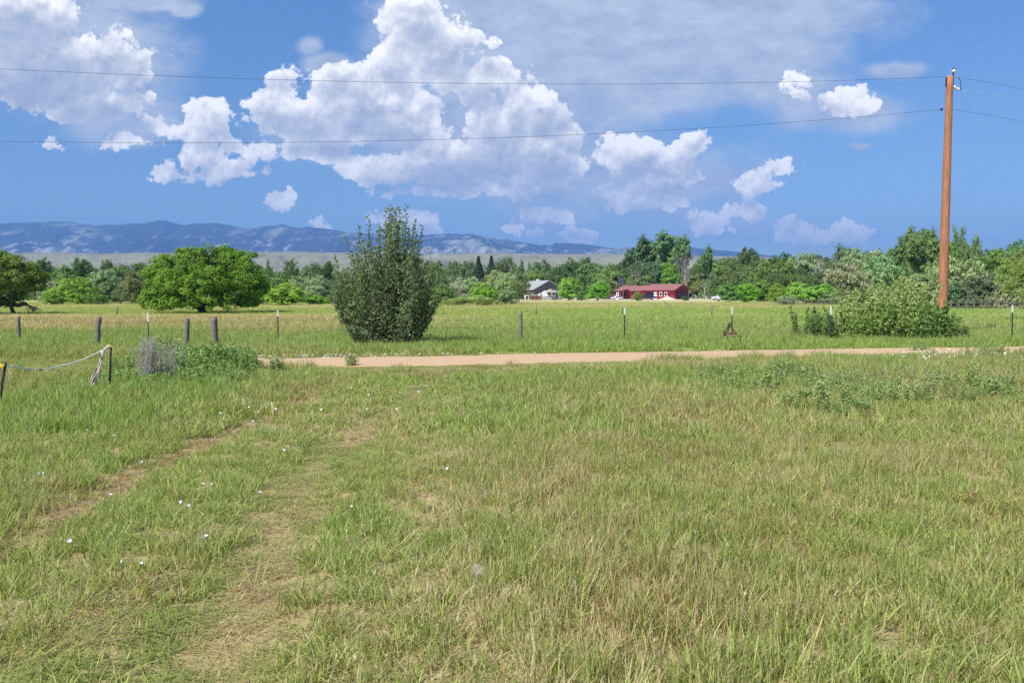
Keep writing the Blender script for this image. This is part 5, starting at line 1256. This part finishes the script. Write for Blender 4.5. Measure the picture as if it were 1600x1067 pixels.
# cars
def car(name, label, px, Y, rz, prof, glass, m_, wheels, W_=1.8, r=.34, cat='car', sc=1.0):
    root = thing(name, label, cat, (*bp(px, Y), 0), rz); root.scale = (sc,) * 3
    MB().prism(prof, 1, 0, W_).build('body', m_, root, bevel=.05)
    for gl in glass: MB().prism(gl, 1, -.03, W_ + .03).build('window', M_DARKGLASS, root)
    for x in wheels:
        for y in (.1, W_ - .1): wheel(root, x, y, r)
    MB().box((prof[0][0] + .02, .25, .72), (.08, .35, .14)).build('headlight', M_PORC, root); MB().box((prof[0][0] + .02, W_ - .25, .72), (.08, .35, .14)).build('headlight', M_PORC, root); return root
SED = [(-2.3, .35), (2.3, .35), (2.35, .85), (1.6, .98), (1.0, 1.4), (-.7, 1.42), (-1.5, .98), (-2.25, .85)]
SG = [[(-1.3, .98), (-.7, 1.34), (.05, 1.34), (.05, .98)], [(.15, .98), (.15, 1.34), (.9, 1.32), (1.4, .98)]]
PIC = [(-2.7, .45), (2.7, .45), (2.7, 1.1), (.75, 1.1), (.5, 1.75), (-.7, 1.78), (-1.4, 1.15), (-2.65, 1.05)]
PG = [[(-1.15, 1.15), (-.65, 1.68), (-.1, 1.68), (-.1, 1.15)], [(0, 1.15), (0, 1.68), (.42, 1.66), (.6, 1.15)]]
car('car', 'dark blue car parked before the middle of the red house', 1012, 218, R(3), SED, SG, M_DARKCAR, (-1.45, 1.4), sc=1.05)
car('pickup_truck', 'white pickup parked left behind the red house end', 965, 225, R(20), PIC, PG, M_WHITECAR, (-1.8, 1.7), 1.9, .4, 'pickup', sc=.6)
car('pickup_truck', 'white pickup with a low trailer right of the red house', 1127, 206, R(-4), PIC, PG, M_WHITECAR, (-1.8, 1.7), 1.9, .4, 'pickup', sc=.85)
car('car', 'low white car between the bright tree and the yard edge', 911, 209, R(0), SED, SG, M_WHITECAR, (-1.45, 1.4), sc=.9)
root = thing('flatbed_trailer', 'low pale flatbed trailer right of the white pickup', 'trailer', (*bp(1150, 206), 0)); MB().box((0, .8, .55), (5.6, 1.8, .18)).box((-2.7, .8, .75), (.1, 1.8, .5)).build('bed', M_ALU, root); wheel(root, .2, -.05, .32); wheel(root, .9, -.05, .32); MB().tube([(-2.8, .8, .5), (-3.6, .8, .5)], .05, 6).build('tow_bar', M_STEEL, root)
# white camper
root = thing('camper', 'small white camper half hidden under the trees at right', 'camper', (*bp(1194, 196), 0), R(-6)); MB().prism([(-1.7, .5), (1.7, .5), (1.7, 2.5), (-1.9, 2.6), (-2.1, 1.9), (-1.75, 1.6)], 1, 0, 2.1).build('body', M_WHITECAR, root, bevel=.06)
for x in (-.9, .5): MB().box((x, -.03, 1.75), (.7, .06, .55)).build('window', M_DARKGLASS, root)
MB().box((1.2, -.03, 1.3), (.5, .06, 1.5)).build('door', M_ALU, root); wheel(root, -.1, -.02, .34)
# dark box raised on legs
root = thing('raised_box', 'dark tapering box raised on wooden legs left of the red house', 'raised box', (*bp(970, 238), 0), R(-8)); z0 = (YH - 445) / F * 238 + EYE; z1 = (YH - 434) / F * 238 + EYE
MB().add([(-.95, 0, z0), (.95, 0, z0), (.95, 1.7, z0), (-.95, 1.7, z0), (-.75, .2, z1), (.75, .2, z1), (.75, 1.5, z1), (-.75, 1.5, z1)], [(0, 1, 5, 4), (1, 2, 6, 5), (2, 3, 7, 6), (3, 0, 4, 7), (4, 5, 6, 7), (0, 3, 2, 1)]).build('box', M_DARKBOX, root)
for x in (-.6, .6):
    for y in (.2, 1.5): MB().box((x, y, z0 / 2), (.18, .18, z0)).build('leg', M_POST, root)
MB().box((0, .85, z0 - .12), (2.1, 1.9, .14)).build('platform', M_POST, root)
# plain pole near the red house and brown crates
o = MB().tube([(0, 0, 0), (0, 0, 3.4)], .09, 8).build('pole', simple('pale_pole', (.42, .36, .24), .8), None, True); o.location = (*bp(1100.5, 224), 0); tag(o, 'plain pale pole right of the red house', 'pole')
o = MB().box((0, 0, .7), (3.2, 1.6, 1.4)).box((.4, 0, 1.5), (2.0, 1.2, .3)).build('wood_pile', simple('brown_pile', (.12, .08, .06), .9, .1, 0, .4), None, False, bevel=.05); o.location = (*bp(952, 232), 0); tag(o, 'brown stack between the raised box and the bright trees', 'pile')
